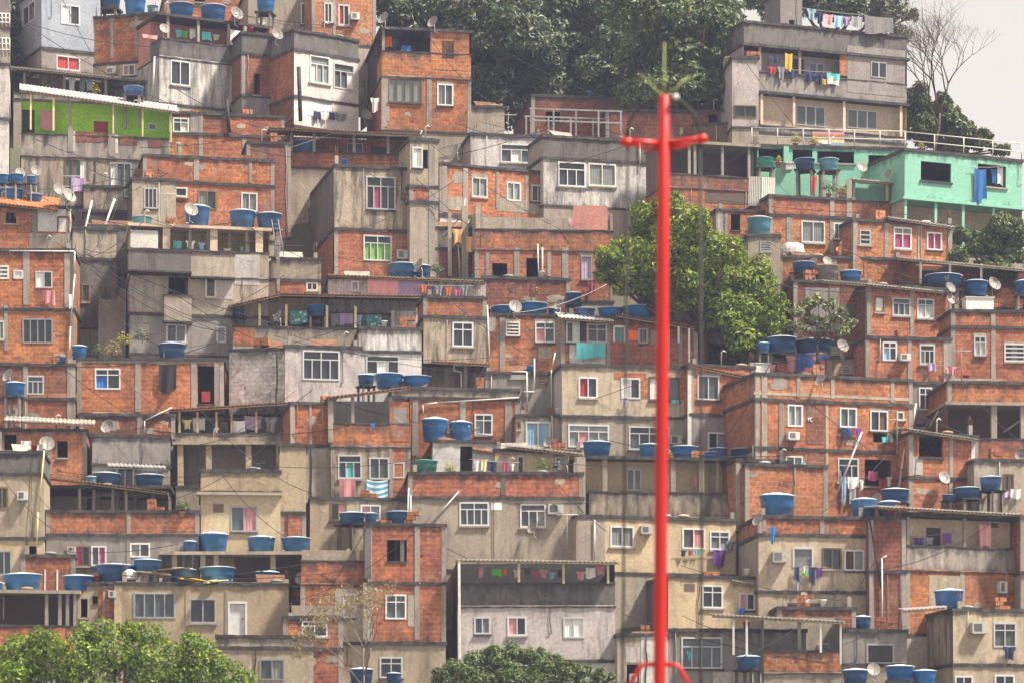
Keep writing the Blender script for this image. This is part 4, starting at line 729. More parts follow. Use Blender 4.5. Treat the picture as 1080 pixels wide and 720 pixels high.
H('c8b', 'plaster_house', 'dark grey plaster house with wide white window and blue sticker', 'dark grey house by the mast', 704, 850, 724, [(663, 'gp')], a=5, s=54, win=[(719, 672, 761, 704, 't4')], panels=[(752, 708, 800, 722, 'pp')], d=6)
H('c8c', 'plaster_house', 'narrow pale house with a white wall strip left of red mast', 'narrow pale house', 651, 706, 724, [(668, 'gc')], a=4, s=2, panels=[(676, 668, 704, 724, 'wh'), (660, 682, 675, 698, 'pp')], win=[(661, 700, 674, 722, 'h')], ac=[(664, 710, 672, 718)], dY=-.6, d=3)
H('c10t', 'plaster_house', 'grey rooftop room with cream roof edge behind striped awning', 'grey rooftop room', 484, 612, 594, [(569, 'gc')], a=2, s=3, d=3, win=[(499, 582, 520, 602, 't3')], roof=[(470, 569, 613, 571, 2, 'cream', -.3, .1)], panels=[(486, 580, 498, 590, 'br'), (598, 578, 606, 590, 'br')], dY=1.2)
H('c10', 'plaster_house', 'white and grey house with striped tin awning and a line of laundry', 'white house with striped awning', 484, 650, 722, [(590, 'open', dict(par=615, pm='dc', back='dark', posts=[], ceil=None, dd=2.0, left=False)), (638, 'pp'), (697, 'wh')], a=3, s=12, win=[(502, 651, 518, 668, 'p2'), (537, 651, 556, 670, 'p2'), (596, 652, 617, 673, 'p2:white')], roof=[(482, 589, 656, 593, 1.6, 'tin', -.6, .15)], posts=[(486, 590, 694, 'pvc', .12, -.5), (549, 592, 614, 'lightyellow', .11, -.3), (596, 592, 616, 'lightyellow', .11, -.3), (643, 593, 616, 'lightyellow', .11, -.3)])  # back wall coloured near black to put shade into the terrace
H('c11', 'brick_house', 'three storey brick house with one empty window and mouldy slabs', 'three storey brick house', 388, 470, 724, [(552, 'br2'), (614, 'br2'), (677, 'bp')], a=4, s=2, win=[(408, 569, 429, 591, 'h'), (407, 627, 428, 652, 't2'), (401, 693, 424, 714, 't2')], cols=[(388, 553, 610, .3, 'dc'), (440, 555, 674, .25), (385, 614, 674, .2)], panels=[(430, 627, 437, 660, 'gc')], d=6)
H('c11b', 'brick_house', 'lower brick annexe with open concrete frame beside three storey brick house', 'brick annexe', 316, 388, 724, [(575, 'open', dict(par=591, pm='br2', back='gc', posts=[364, 374], dd=2, ceil=None, postm='yb')), (614, 'br2'), (677, 'bp')], a=3, s=4, win=[(361, 626, 373, 650, 'p1'), (321, 655, 346, 671, 't2')], panels=[(352, 620, 386, 676, 'gc'), (306, 638, 352, 650, 'gc', 'beam')], cols=[(385, 550, 580, .2)], d=5, dY=.2)
H('c11c', 'brick_house', 'orange patched house foot with small tank behind the dry bush', 'orange patched house foot', 300, 362, 724, [(650, 'br'), (684, 'br2')], a=3, s=3, win=[(320, 655, 346, 671, 't2')], dY=-.3, d=2.5)
H('c13', 'painted_house', 'ochre house with two dark windows and white door above leafy tree', 'ochre house', 122, 304, 700, [(614, 'yb/br2')], a=2, s=8, win=[(141, 625, 184, 651, 'pg4'), (200, 631, 227, 656, 'pg2'), (241, 634, 259, 669, 'D')], cols=[(124, 616, 700, .35, 'yb'), (198, 616, 660, .25, 'yb'), (238, 622, 668, .12)], panels=[(122, 613, 304, 617, 'bp', 'beam')], d=6, dY=.2)
H('c13L', 'brick_house', 'narrow brick wing with small air vent left of the ochre house', 'narrow brick wing', 80, 124, 700, [(614, 'bp')], a=3, s=4, win=[(84, 631, 91, 650, 'h'), (96, 628, 102, 636, 'h')], panels=[(102, 620, 121, 652, 'br2')], ac=[(113, 622, 121, 629)], dY=.3)
H('c13b', 'painted_house', 'yellowish lower storey with grey window behind leafless shrub', 'yellowish lower storey', 228, 330, 724, [(670, 'gc'), (682, 'bp')], a=2, s=4, win=[(274, 695, 299, 716, 'pg2')], dY=-.8, d=3)
H('c13t', 'concrete_house', 'long low ochre roof frame between tanks above the ochre house', 'long ochre roof frame', 172, 348, 640, [(582, 'open', dict(par=None, back='brn', posts=[182, 212, 226, 286, 336], dd=1.6, ceil='bp', postm='yb', left=False, pw=.25)), (618, 'br2')], a=2, s=4, d=4, dY=.3)
H('c12L', 'concrete_house', 'grey roofed shelter with dark room beside the narrow brick wing', 'grey roofed shelter', -24, 80, 700, [(622, 'open', dict(par=659, pm='br', back='brn', posts=[46, 60, 68, 76], dd=2, ceil='gc', left=False))], a=2, s=4, d=4, dY=-.3)
H('c14', 'brick_house', 'wide brick parapet house over a grey storey with red curtained windows', 'wide brick parapet house', 49, 210, 640, [(538, 'br2'), (563, 'gp'), (600, 'gc')], a=3, s=4, win=[(80, 576, 95, 596, 'p2:magentah'), (97, 576, 112, 596, 'p2:magentah'), (138, 573, 158, 587, 'p2')], ac=[(71, 576, 80, 583)], cols=[(136, 540, 600, .2)], panels=[(48, 562, 210, 566, 'bp', 'beam')], d=5, dY=.7)
H('c14b', 'brick_house', 'small brick lean-to with slanted top before the grey storey', 'small brick lean-to', 22, 78, 640, [(585, 'br2')], a=2, s=3, d=2.5, cols=[(47, 600, 636, .08, 'pvc'), (60, 600, 636, .08, 'pvc')], dY=0)
H('c15', 'plaster_house', 'beige stained house with window and air conditioner at the picture edge', 'beige edge house', -24, 48, 640, [(476, 'dc'), (499, 'bp'), (567, 'yb')], a=4, s=4, win=[(-2, 514, 10, 536, 'p2'), (32, 576, 40, 584, 'h'), (-2, 581, 13, 606, 'p2')], ac=[(20, 518, 31, 527)], pipes=[[(49, 475), (42, 540), (40, 575), 'lightyellow']], d=4)
H('c16', 'brick_house', 'orange brick house with two empty openings under a wavy tin roof', 'orange brick house with empty openings', -24, 92, 520, [(452, 'bro')], a=5, s=4, win=[(5, 458, 18, 474, 'h'), (61, 465, 72, 482, 'h')], roof=[(5, 442, 100, 447, 1.5, 'tin', -.4, .4)], cols=[(52, 454, 500, .3), (0, 452, 500, .25, 'wp')], d=4)
H('c17', 'concrete_house', 'blank grey concrete wall with a hanging dish above dark tanks', 'blank grey concrete wall', 96, 178, 524, [(458, 'gp'), (489, 'gc')], a=5, s=4, win=[(122, 493, 140, 513, 'p2'), (149, 493, 165, 498, 'l1')], roof=[(112, 490, 174, 492, .6, 'steel')], dY=.5, d=4)
H('c18', 'shed', 'dark open shed with thin posts and sloping sheet roof', 'dark open shed', 50, 178, 545, [(512, 'open', dict(par=None, back='brn', posts=[83, 132], dd=2.2, ceil='slab', left=False, postm='gc', pw=.14))], a=3, s=4, d=4, roof=[(50, 502, 178, 519, .7, 'rust', -.4, .1)], dY=0)
H('c19t', 'concrete_house', 'unfinished ochre upper frame with empty bays above ochre balcony', 'unfinished ochre frame', 186, 304, 512, [(466, 'open', dict(par=None, back='brn', posts=[188, 218, 260, 292], dd=2.0, ceil='bp', postm='yb', pw=.3, left=False))], a=3, s=14, d=5, dY=1.2)
H('c19', 'painted_house', 'ochre house with plain balcony wall and grey two pane window', 'ochre balcony house', 212, 296, 606, [(495, 'yb/yb'), (518, 'yp/yb')], a=6, s=36, win=[(244, 534, 271, 560, 'pg2'), (225, 531, 236, 540, 'v')], panels=[(225, 531, 236, 540, 'brn', 'vent')], roof=[(208, 518, 298, 519, .8, 'gc', -.3, .0)], d=5)
H('c19r', 'brick_house', 'narrow brick strip with ochre pillar right of ochre balcony house', 'narrow brick strip', 294, 322, 606, [(468, 'yb'), (540, 'br2')], a=4, s=2, dY=.5, d=3)
H('c20', 'shed', 'brown slatted roof shelter full of hanging laundry over the ochre frame', 'brown roof shelter', 180, 312, 470, [(432, 'open', dict(par=457, pm='gc', back='brn', posts=[189, 208, 228, 244, 270], dd=2.4, ceil=None, left=False, postm='woodl', pw=.11))], a=2, s=4, d=4, roof=[(178, 431, 312, 424, 2.8, 'rust', -.2, .3)], dY=.5)
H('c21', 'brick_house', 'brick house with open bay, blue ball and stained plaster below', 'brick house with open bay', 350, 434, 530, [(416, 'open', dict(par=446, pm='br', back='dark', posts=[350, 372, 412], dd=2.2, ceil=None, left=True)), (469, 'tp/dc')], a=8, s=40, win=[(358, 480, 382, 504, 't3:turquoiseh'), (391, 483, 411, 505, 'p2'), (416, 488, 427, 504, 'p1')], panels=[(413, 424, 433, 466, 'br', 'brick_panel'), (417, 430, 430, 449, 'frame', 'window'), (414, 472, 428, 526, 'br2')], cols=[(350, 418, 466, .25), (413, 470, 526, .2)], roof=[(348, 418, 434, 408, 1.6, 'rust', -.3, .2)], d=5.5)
H('c21L', 'brick_house', 'brick side block left of the open bay with patched courses', 'brick side block', 308, 352, 530, [(424, 'br'), (469, 'gc/dc')], a=10, s=2, d=4, cols=[(329, 426, 468, .12)], dY=.1)
H('c21b', 'plaster_house', 'shadowy lower storey behind striped towels with small window', 'shadowy lower storey', 326, 436, 586, [(524, 'bp')], a=5, s=4, win=[(348, 530, 364, 548, 'p2'), (380, 532, 400, 548, 'p2')], d=4, dY=.3)
H('c22t', 'brick_house', 'long brick wall house with white window above two bright tanks', 'long brick wall house', 412, 546, 482, [(408, 'gc'), (418, 'br')], a=5, s=4, win=[(500, 436, 518, 457, 't2')], cols=[(437, 420, 480, .3), (487, 418, 480, .3), (535, 420, 480, .35)], d=4, pipes=[[(445, 437), (445, 426), (460, 424), (546, 418)]], dY=1.2)
H('c22w', 'plaster_house', 'small white shed with dark doorway on the brick walled terrace', 'small white shed', 456, 524, 502, [(464, 'wh')], a=4, s=2, d=2.5, win=[(485, 470, 498, 496, 'h')], roof=[(498, 472, 538, 478, .8, 'tile', -.3, .2)], dY=.5, ext=1)
H('c22y', 'plaster_house', 'pale yellow lean-to with wavy tile edge on the brick walled terrace', 'pale yellow lean-to', 522, 612, 506, [(474, 'yp')], a=4, s=2, d=2.5, win=[(546, 480, 552, 498, 'd:brown'), (586, 482, 593, 490, 'p1'), (600, 484, 609, 498, 'h')], roof=[(534, 469, 616, 478, .8, 'tin', -.4, .2)], dY=.7, ext=1)
H('c22', 'plaster_house', 'grey house with mouldy brick terrace parapet and curtained windows', 'brick walled terrace house', 432, 616, 600, [(498, 'br2/br3'), (524, 'gc')], a=4, s=6, win=[(486, 530, 516, 554, 't4'), (550, 532, 576, 556, 't3')], ac=[(579, 532, 595, 542)], panels=[(519, 530, 530, 538, 'white', 'vent_cover')], cols=[(532, 500, 522, .25, 'dc')], pipes=[[(432, 514), (430, 556)], [(455, 552), (485, 518)], [(434, 522), (434, 554)]], d=5)
H('c23', 'plaster_house', 'grey plaster storey with blue and white curtain beside drain pipe', 'storey with blue curtain', 544, 606, 500, [(437, 'gc')], a=4, s=2, win=[(555, 445, 580, 470, 'p2:lightblue'), (545, 444, 549, 452, 'p1')], pipes=[[(582, 438), (583, 462)]], d=3, dY=1.6)
H('d0', 'brick_house', 'dark shed with two pale posts under the brown roof by red mast', 'dark shed by the mast', 700, 800, 262, [(148, 'open', dict(par=183, pm='br3', back='brn', posts=[727, 733, 762, 790], dd=2.4, ceil='gc', left=False)), (196, 'br2')], a=16, s=6, dY=1.2, roof=[], panels=[(745, 205, 800, 216, 'brn')])
H('d0b', 'shed', 'brown board wall and sloping board roof under the tree canopy', 'brown board shed', 730, 800, 175, [(128, 'wood')], a=-12, s=8, dY=3.5)
H('d1', 'brick_house', 'narrow brick house with doorway behind the pale blue tank', 'narrow brick house by the green tree', 756, 822, 290, [(221, 'bro'), (250, 'gc')], a=12, s=2, win=[(771, 226, 781, 243, 'h')], cols=[(760, 222, 290, .3, 'wp'), (766, 224, 290, .2)], d=4)
H('d1b', 'concrete_house', 'grey block base with louvred vent under the pale blue tank', 'grey block base', 789, 823, 318, [(248, 'gc')], a=5, s=2, d=3, panels=[], win=[(802, 255, 813, 265, 'l3')], dY=-1)
H('d2', 'brick_house', 'brick house with plant covered terrace and two white windows', 'brick house with plant terrace', 812, 898, 300, [(206, 'br/br2'), (226, 'bro')], a=14, s=2, d=5, win=[(846, 234, 870, 256, 'p2:glass3'), (880, 236, 890, 253, 'p2:greenh')], cols=[(833, 226, 268, .35), (878, 208, 268, .25), (896, 190, 270, .3)], dY=.5)
H('d2t', 'brick_house', 'dim terrace room with dark blue sheet above the brick terrace', 'dim terrace room', 790, 900, 214, [(186, 'open', dict(par=207, pm='br2', back='brn', posts=[818, 893], ceil='slab', dd=1.5, left=False))], a=10, s=3, d=3, roof=[(784, 183, 900, 190, .6, 'rust', -.5, .05)], dY=2.0)
H('d2r', 'brick_house', 'short brick balcony under a thin rusty roof before the mint house', 'short brick balcony', 898, 938, 252, [(190, 'open', dict(par=212, pm='bro', back='mint', posts=[899, 934], ceil=None, dd=1, left=False, postm='bp')), (232, 'bro')], a=10, s=2, d=3, roof=[(898, 188, 944, 192, 1.2, 'tinp', -.3, .1)], dY=.3)
H('d3', 'brick_house', 'orange brick house with two crimson shuttered windows', 'crimson window house', 899, 1003, 312, [(231, 'bro')], a=15, s=2, d=5, win=[(906, 243, 917, 258, 'l2'), (942, 240, 960, 262, 't2:magenta'), (977, 245, 992, 263, 'p2:magenta')], cols=[(934, 234, 272, .25), (969, 238, 274, .25), (901, 233, 275, .25)], roof=[(936, 228, 1006, 238, .8, 'tinp', -.3, .1)], dY=.3)
H('d4', 'brick_house', 'low patched brick parapet with tanks in front under crimson windows', 'low patched parapet', 822, 950, 310, [(270, 'br')], a=8, s=4, d=3, cols=[(880, 272, 292, .3), (905, 273, 300, .2)], dY=-.3)
H('d5', 'brick_house', 'brick house under a long rusty tin roof edge with three white windows', 'long tin roof house', 915, 1004, 362, [(300, 'bro/br3')], a=17, s=66, d=7, win=[(923, 313, 933, 329, 'p1'), (942, 315, 960, 333, 't3'), (968, 316, 985, 336, 't2:white')], cols=[(917, 303, 358, .25), (962, 305, 360, .2)], roof=[(868, 295, 915, 299, 1.5, 'tin', -.4, .2), (915, 299, 1004, 308, 1.5, 'tin', -.4, .2)], dY=-.4)
H('d5w', 'brick_house', 'grey patched side wing with tanks above under long rusty roof', 'grey patched side wing', 838, 914, 362, [(296, 'br3')], a=6, s=2, d=4, dY=.7, panels=[(850, 304, 886, 350, 'gp'), (887, 322, 914, 336, 'dc')])
H('d6', 'brick_house', 'roof terrace with cream tin awning and dark openings above small tank', 'cream tin awning terrace', 948, 1100, 322, [(274, 'open', dict(par=300, pm='br', back='br3', posts=[969, 1000, 1033], ceil=None, dd=1.6, left=False, postm='pvc', pw=.12))], a=6, s=3, d=4, win=[(977, 280, 1000, 296, 'h')], roof=[(946, 271, 1100, 284, 2, 'tin', -.5, .2)], dY=.3)
H('d7', 'brick_house', 'brick house with dark banded parapet under white box at the frame edge', 'banded parapet brick house', 1004, 1100, 404, [(327, 'br'), (344, 'br2')], a=6, s=2, win=[(1028, 355, 1040, 375, 't2:white'), (1060, 363, 1081, 381, 'l3')], cols=[(1048, 330, 400, .25)], dY=-.2)
H('d8', 'brick_house', 'brick house with small plain windows and grey column beside the stair gap', 'brick house over stair gap', 914, 1004, 446, [(355, 'br2'), (402, 'gp')], a=10, s=8, win=[(932, 361, 946, 380, 't2'), (971, 364, 986, 384, 't3'), (970, 409, 983, 432, 't2')], cols=[(960, 357, 402, .2), (998, 360, 440, .25)], ac=[(950, 373, 961, 380)], dY=.3)
H('d9', 'brick_house', 'brick terrace house with dark open floor and deep grey beams', 'dark open floor terrace', 1000, 1100, 500, [(402, 'br'), (424, 'open', dict(par=462, pm='br2', back='brn', posts=[1046, 1077], dd=2.2, ceil='gc', left=False, postm='gc', pw=.3))], a=6, s=4, panels=[(1002, 399, 1058, 403, 'gc', 'beam')], d=5)
H('d8w', 'plaster_house', 'small yellow wall with louvred vent under the floral bedspread', 'small yellow wall', 846, 904, 418, [(375, 'yp')], a=10, s=14, win=[(888, 386, 897, 394, 'l2')], d=3, dY=.3, ext=2)
H('d10', 'brick_house', 'big brick house with mouldy parapet and clothes under its windows', 'big brick house', 797, 962, 548, [(393, 'br/br2'), (420, 'br/br2'), (471, 'br2')], a=16, s=10, d=6, win=[(831, 427, 846, 449, 'p2'), (886, 430, 903, 450, 'p2'), (918, 433, 936, 454, 'p2:brownh'), (946, 434, 953, 443, 'p1'), (829, 481, 846, 504, 'p2'), (884, 483, 905, 508, 't3'), (912, 484, 940, 512, 'h'), (921, 456, 934, 466, 'v')], cols=[(824, 422, 540, .25), (872, 424, 540, .15, 'bp'), (842, 395, 418, .2), (878, 396, 420, .2), (941, 400, 424, .2), (806, 395, 520, .3)], panels=[(850, 420, 871, 468, 'br3'), (852, 472, 871, 530, 'br3'), (795, 416, 960, 419, 'bp', 'beam')], ac=[(831, 455, 843, 463)])
H('d10b', 'brick_house', 'rough brick base wall below big brick house with two dishes', 'rough brick base wall', 786, 872, 560, [(489, 'bro')], a=8, s=3, d=3, dY=-.1)
H('d11', 'brick_house', 'lone brick shed with wavy yellow tin roof and wide dark opening', 'brick shed with yellow tin roof', 958, 1030, 540, [(456, 'bro'), (502, 'br2')], a=15, s=3, d=4, win=[(968, 459, 993, 481, 'h')], cols=[(1002, 459, 520, .2), (1025, 464, 522, .2, 'wp')], roof=[(956, 451, 1032, 462, 1.6, 'tin', -.4, .2)], panels=[(958, 481, 972, 500, 'pp')])
H('d11r', 'plaster_house', 'grey house with lilac laundry and small window at the frame edge', 'grey house at frame edge', 1028, 1100, 552, [(484, 'gc')], a=8, s=3, win=[(1059, 500, 1069, 517, 'p2')], d=4, dY=.2)
H('d12', 'plaster_house', 'beige house under orange brick parapet with three grey windows', 'beige house under orange parapet', 800, 916, 656, [(544, 'br'), (563, 'bp/gc'), (623, 'bp')], a=7, s=24, win=[(837, 577, 857, 598, 'D:glass3'), (868, 578, 887, 599, 'p2'), (891, 580, 911, 601, 'p2:brownh'), (830, 636, 866, 644, 'p3')], ac=[(815, 581, 830, 592)], cols=[(806, 545, 560, .2), (867, 546, 564, .2)], d=5)
H('d13', 'brick_house', 'brick house with recessed cream terrace and rough plaster parapet', 'recessed cream terrace', 955, 1078, 668, [(541, 'open', dict(par=575, pm='rough', back='cream', posts=[955, 1015], dd=.9, ceil='slab', left=False, postm='gc')), (599, 'br/br2')], a=15, s=24, d=6, win=[(983, 554, 998, 574, 'd:dark'), (1049, 544, 1060, 555, 'p1')], cols=[(1014, 602, 660, .25), (1074, 610, 660, .2)], panels=[(979, 606, 1012, 640, 'bp')], ac=[(1053, 612, 1061, 624)], roof=[(926, 533, 1085, 541, 2.4, 'tin', -.6, .2)], dY=.5)
H('d13L', 'brick_house', 'tall dark brick side wall with a long pipe beside beige house', 'tall dark brick side wall', 918, 956, 672, [(545, 'br3'), (602, 'br3')], a=4, s=10, d=3, cols=[(954, 545, 660, .2)], pipes=[[(936, 586), (931, 588), (931, 668)], [(918, 546), (930, 620), 'cable']], dY=.5)
H('d13R', 'plaster_house', 'sliver of brick house with small window at the frame edge', 'sliver of brick house', 1076, 1110, 660, [(544, 'br2'), (603, 'gc')], a=6, s=2, dY=.4, d=3)
H('d14', 'plaster_house', 'grey plastered house with white window and a blue cloth below it', 'grey plastered corner house', 1006, 1100, 724, [(642, 'bp/tp'), (700, 'bp')], a=12, s=46, win=[(1049, 657, 1072, 682, 't2'), (1008, 713, 1026, 726, 'p2'), (1050, 712, 1070, 726, 'p2'), (963, 658, 969, 670, 'Lp1')], ac=[(1026, 656, 1042, 667)], roof=[(954, 642, 1000, 639, .8, 'tinp', -.2, .1)], d=7)
H('d15', 'brick_house', 'small brick terrace under wavy tin awning near the photo bottom', 'small tin awning terrace', 806, 888, 724, [(648, 'open', dict(par=686, pm='bro', back='gc', posts=[842], ceil=None, dd=1.6, left=False)), (708, 'gc')], a=3, s=3, d=4, roof=[(752, 647, 892, 655, 1.6, 'tin', -.4, .15)], posts=[(866, 656, 688, 'pvc', .1), (887, 656, 700, 'pvc', .1), (774, 652, 690, 'pvc', .1), (788, 652, 690, 'pvc', .1)], dY=-.8, win=[(868, 676, 880, 686, 'p1')])
H('d15b', 'brick_house', 'brick walled roof step under orange parapet house with dark blue tank', 'brick roof step', 820, 902, 700, [(640, 'br2'), (662, 'gc')], a=3, s=3, d=3, dY=-.3)
H('d16', 'plaster_house', 'grey plaster house with wide dark garage like opening', 'grey house with dark opening', 888, 956, 724, [(664, 'gp'), (700, 'gc')], a=2, s=3, win=[(914, 679, 942, 703, 'pg1:dark')], d=5, dY=.1)
# ------------------------------------------------------------------ water tanks
tanks('a1t', [(104, -14, 128, 10, 'd'), (131, -14, 154, 13, 'b'), (155, -8, 167, 13, 'l')], 'behind the brick corner house', off=-3)
tanks('a2b', [(178, 3, 205, 19, 'b'), (211, 5, 239, 23, 'b')], 'over covered laundry terrace')
tanks('a0', [(270, -10, 290, 14, 'b')], 'beside hilltop plaster house', off=-2)
tanks('a10b', [(838, 167, 860, 180, 'd'), (797, 166, 817, 178, 'g'), (818, 169, 836, 180, 'c'), (863, 167, 885, 181, 'l'), (885, 170, 906, 184, 'l')], 'before mint green wing', off=-2.2)
tanks('b3', [(130, 94, 152, 102, 'b')], 'behind white sheet roof')
tanks('b5', [(-2, 183, 10, 194, 'b'), (10, 183, 25, 194, 'b'), (28, 184, 38, 194, 'b'), (-6, 199, 28, 212, 'b'), (27, 204, 45, 213, 'd')], 'behind orange tile roof', off=.2)
tanks('b10', [(139, 228, 161, 243, 'l')], 'on cream balcony house', off=-.1)
tanks('b10', [(194, 216, 222, 234, 'd'), (241, 221, 270, 237, 'd'), (270, 224, 298, 240, 'd')], 'on cream house roof')
tanks('b11t', [(309, 146, 335, 170, 'b')], 'inside brick rooftop room'); tanks('c2t', [(409, 277, 441, 291, 'b'), (436, 279, 455, 291, 'd')], 'above the lilac wall')
tanks('c2t', [(497, 289, 517, 298, 'l')], 'at end of lilac wall')
tanks('c1t', [(323, 321, 346, 334, 'b'), (245, 322, 258, 336, 'd')], 'under the long canopy', off=.9)
tanks('c1r', [(377, 394, 395, 407, 'd'), (395, 393, 426, 407, 'b'), (424, 396, 455, 409, 'b')], off=-2.6)
tanks('c3', [(498, 325, 518, 336, 'd'), (517, 328, 545, 336, 'b'), (546, 322, 578, 335, 'b'), (578, 324, 590, 336, 'd')], 'on brick house behind pipes', off=.3); tanks('b12b', [(596, 308, 614, 322, 'd')], 'at foot of unfinished brick house', off=-1.6)
tanks('c4', [(604, 325, 628, 335, 'd'), (630, 326, 658, 335, 'b'), (655, 326, 690, 338, 'b'), (690, 329, 712, 340, 'b')], 'behind the tin roof', off=.6)
tanks('d8w', [(799, 354, 812, 372, 'b'), (808, 354, 840, 373, 'd'), (838, 357, 879, 374, 'd')], 'beyond the floral bedspread', off=0.2)
tanks('b7', [(5, 402, 27, 418, 'b')], 'before barred window', off=-1.2); tanks('b8', [(166, 361, 196, 376, 'd')], 'in the roof garden'); tanks('b6', [(75, 361, 92, 376, 'b')], 'beside roof garden bushes', off=-.1)
tanks('c17', [(90, 498, 103, 510, 'l'), (97, 497, 127, 512, 'd'), (142, 499, 173, 518, 'd')], 'on the dark shed', off=-1.2)
tanks('c22t', [(444, 437, 473, 460, 'b'), (473, 443, 498, 463, 'b')], 'over small white shed', off=-1.4); tanks('c22', [(435, 484, 462, 498, 'g')], 'behind mouldy brick parapet', off=.8)
tanks('c21b', [(357, 540, 386, 553, 'd'), (384, 536, 398, 548, 'd'), (406, 541, 437, 552, 'd')], 'under striped towels', off=-1.0)
tanks('c10t', [(487, 553, 522, 568, 'b'), (523, 553, 555, 568, 'b')]); tanks('c10t', [(554, 560, 570, 568, 'd')], 'behind dish on grey room')
tanks('c7', [(614, 464, 645, 481, 'b'), (673, 467, 700, 481, 'b'), (706, 469, 737, 483, 'B'), (741, 477, 759, 484, 'B'), (748, 471, 768, 480, 'd'), (770, 472, 796, 483, 'd')]); tanks('c6c', [(800, 519, 838, 541, 'b')], 'on beige house corner', off=-1.5)
tanks('c6b', [(790, 434, 800, 448, 'l')], 'on low brick wall', off=-.8)
tanks('c19', [(193, 563, 208, 576, 'd'), (210, 560, 241, 578, 'b'), (260, 564, 291, 577, 'b'), (296, 565, 328, 579, 'b')], 'on the ochre roof frame', off=-2.0)
tanks('c13t', [(157, 571, 178, 585, 'b'), (168, 569, 201, 586, 'b')], 'beside cluttered ochre roof', off=-.3)
tanks('c13', [(100, 594, 145, 610, 'd'), (140, 594, 170, 603, 'b'), (177, 598, 207, 611, 'd'), (210, 601, 249, 616, 'b'), (268, 601, 295, 616, 'b')]); tanks('c12L', [(3, 604, 45, 620, 'b'), (-6, 606, 4, 620, 'd'), (65, 605, 101, 619, 'b')])
tanks('d4', [(835, 279, 860, 288, 'b'), (858, 279, 886, 291, 'c'), (885, 285, 909, 293, 'b')], off=-.8); tanks('d3', [(961, 264, 990, 273, 'd')], 'under crimson shutters', off=-1.2)
tanks('d1b', [(787, 228, 814, 246, 'l')], off=.2); tanks('d6', [(1016, 295, 1042, 313, 'b!'), (1070, 295, 1090, 312, 'b'), (975, 289, 1015, 300, 'd')], off=-1.0); tanks('d0', [(735, 187, 758, 198, 'd')], off=-.8)
tanks('d11', [(929, 514, 959, 530, 'd'), (897, 524, 925, 538, 'b'), (925, 527, 950, 538, 'd'), (1006, 513, 1034, 526, 'd'), (1033, 501, 1057, 517, 'd'), (993, 521, 1008, 528, 'd')], 'below yellow tin roof shed', off=-2.2)
tanks('d13', [(985, 620, 1017, 641, 'b')], 'against recessed terrace house', off=-2.0); tanks('d15b', [(900, 647, 919, 665, 'd')], 'by brick roof step', off=.1)
tanks('d16', [(888, 704, 916, 724, 'd'), (933, 700, 965, 717, 'B'), (962, 705, 988, 722, 'B')], off=-2.5); tanks('d15', [(776, 690, 802, 706, 'd')], 'below tin awning', off=-.2)
tanks('c11', [(368, 703, 394, 722, 'd'), (407, 708, 424, 722, 'd')], 'beside dry shrub', off=-2.5)
# ------------------------------------------------------------------ dishes
dishes('a5', [(405, 20, 13, -40), (457, 24, 13, -40)]); dishes('a4', [(292, 37, 13, 35)]); dishes('a2b', [(249, 15, 15, 40), (173, 31, 11, 30)]); dishes('a0', [(275, 22, 12, 30)], 'below hilltop plaster house')
dishes('b10', [(201, 222, 15, 30)], 'beside cream house tanks'); dishes('b3', [(21, 183, 11, 30), (38, 181, 12, 30)], 'below lime green terrace'); dishes('b5', [(62, 201, 14, 40), (72, 207, 16, 50)], 'beside orange tile roof')
dishes('c2t', [(443, 281, 16, -60)], 'above the lilac wall'); dishes('c3', [(508, 320, 16, -60), (543, 324, 14, 20), (590, 322, 12, -40)], 'on brick house behind pipes')
dishes('b7', [(9, 396, 14, -45)], 'at barred window house'); dishes('b8b', [(114, 450, 15, -20)]); dishes('c16', [(49, 468, 16, 20)])
dishes('c13t', [(319, 610, 15, -20)], 'over ochre roof frame'); dishes('c22', [(562, 557, 12, -40)], 'above striped awning'); dishes('c22y', [(579, 466, 12, -40), (596, 488, 18, -55)]); dishes('c6', [(772, 467, 12, -40)])
dishes('d2t', [(837, 190, 13, 30)]); dishes('d2r', [(937, 184, 10, -50)]); dishes('d4', [(858, 279, 14, -50), (872, 276, 10, 20)]); dishes('d5', [(1002, 304, 12, 40), (1002, 316, 12, 40)], 'at long tin roof end'); dishes('d6', [(1048, 300, 15, 30)])
dishes('a10b', [(909, 177, 11, 20)], 'before mint green wing'); dishes('d8w', [(888, 365, 14, 30)]); dishes('d10', [(866, 401, 13, -50), (850, 517, 14, 30), (864, 518, 13, -30), (808, 544, 16, 20)]); dishes('d11', [(995, 504, 14, 30), (925, 527, 14, -50)])
dishes('c8b', [(783, 698, 14, -60)], 'below tin awning'); dishes('d12', [(848, 630, 12, 40), (800, 548, 14, -50)]); dishes('d9', [(1077, 479, 13, -40)]); dishes('a4', [(386, 122, 12, 30)], 'beside white hanging cloth'); dishes('b11t', [(481, 158, 10, -60)], 'by narrow brick tower', ) if 0 else None
dishes('b12', [(481, 159, 12, -60, -1.0)], 'above long brick house'); dishes('c1t', [(294, 334, 13, -60, -.4)]); dishes('d16', [(921, 706, 14, 10, -2.5)], 'between bright blue tanks')
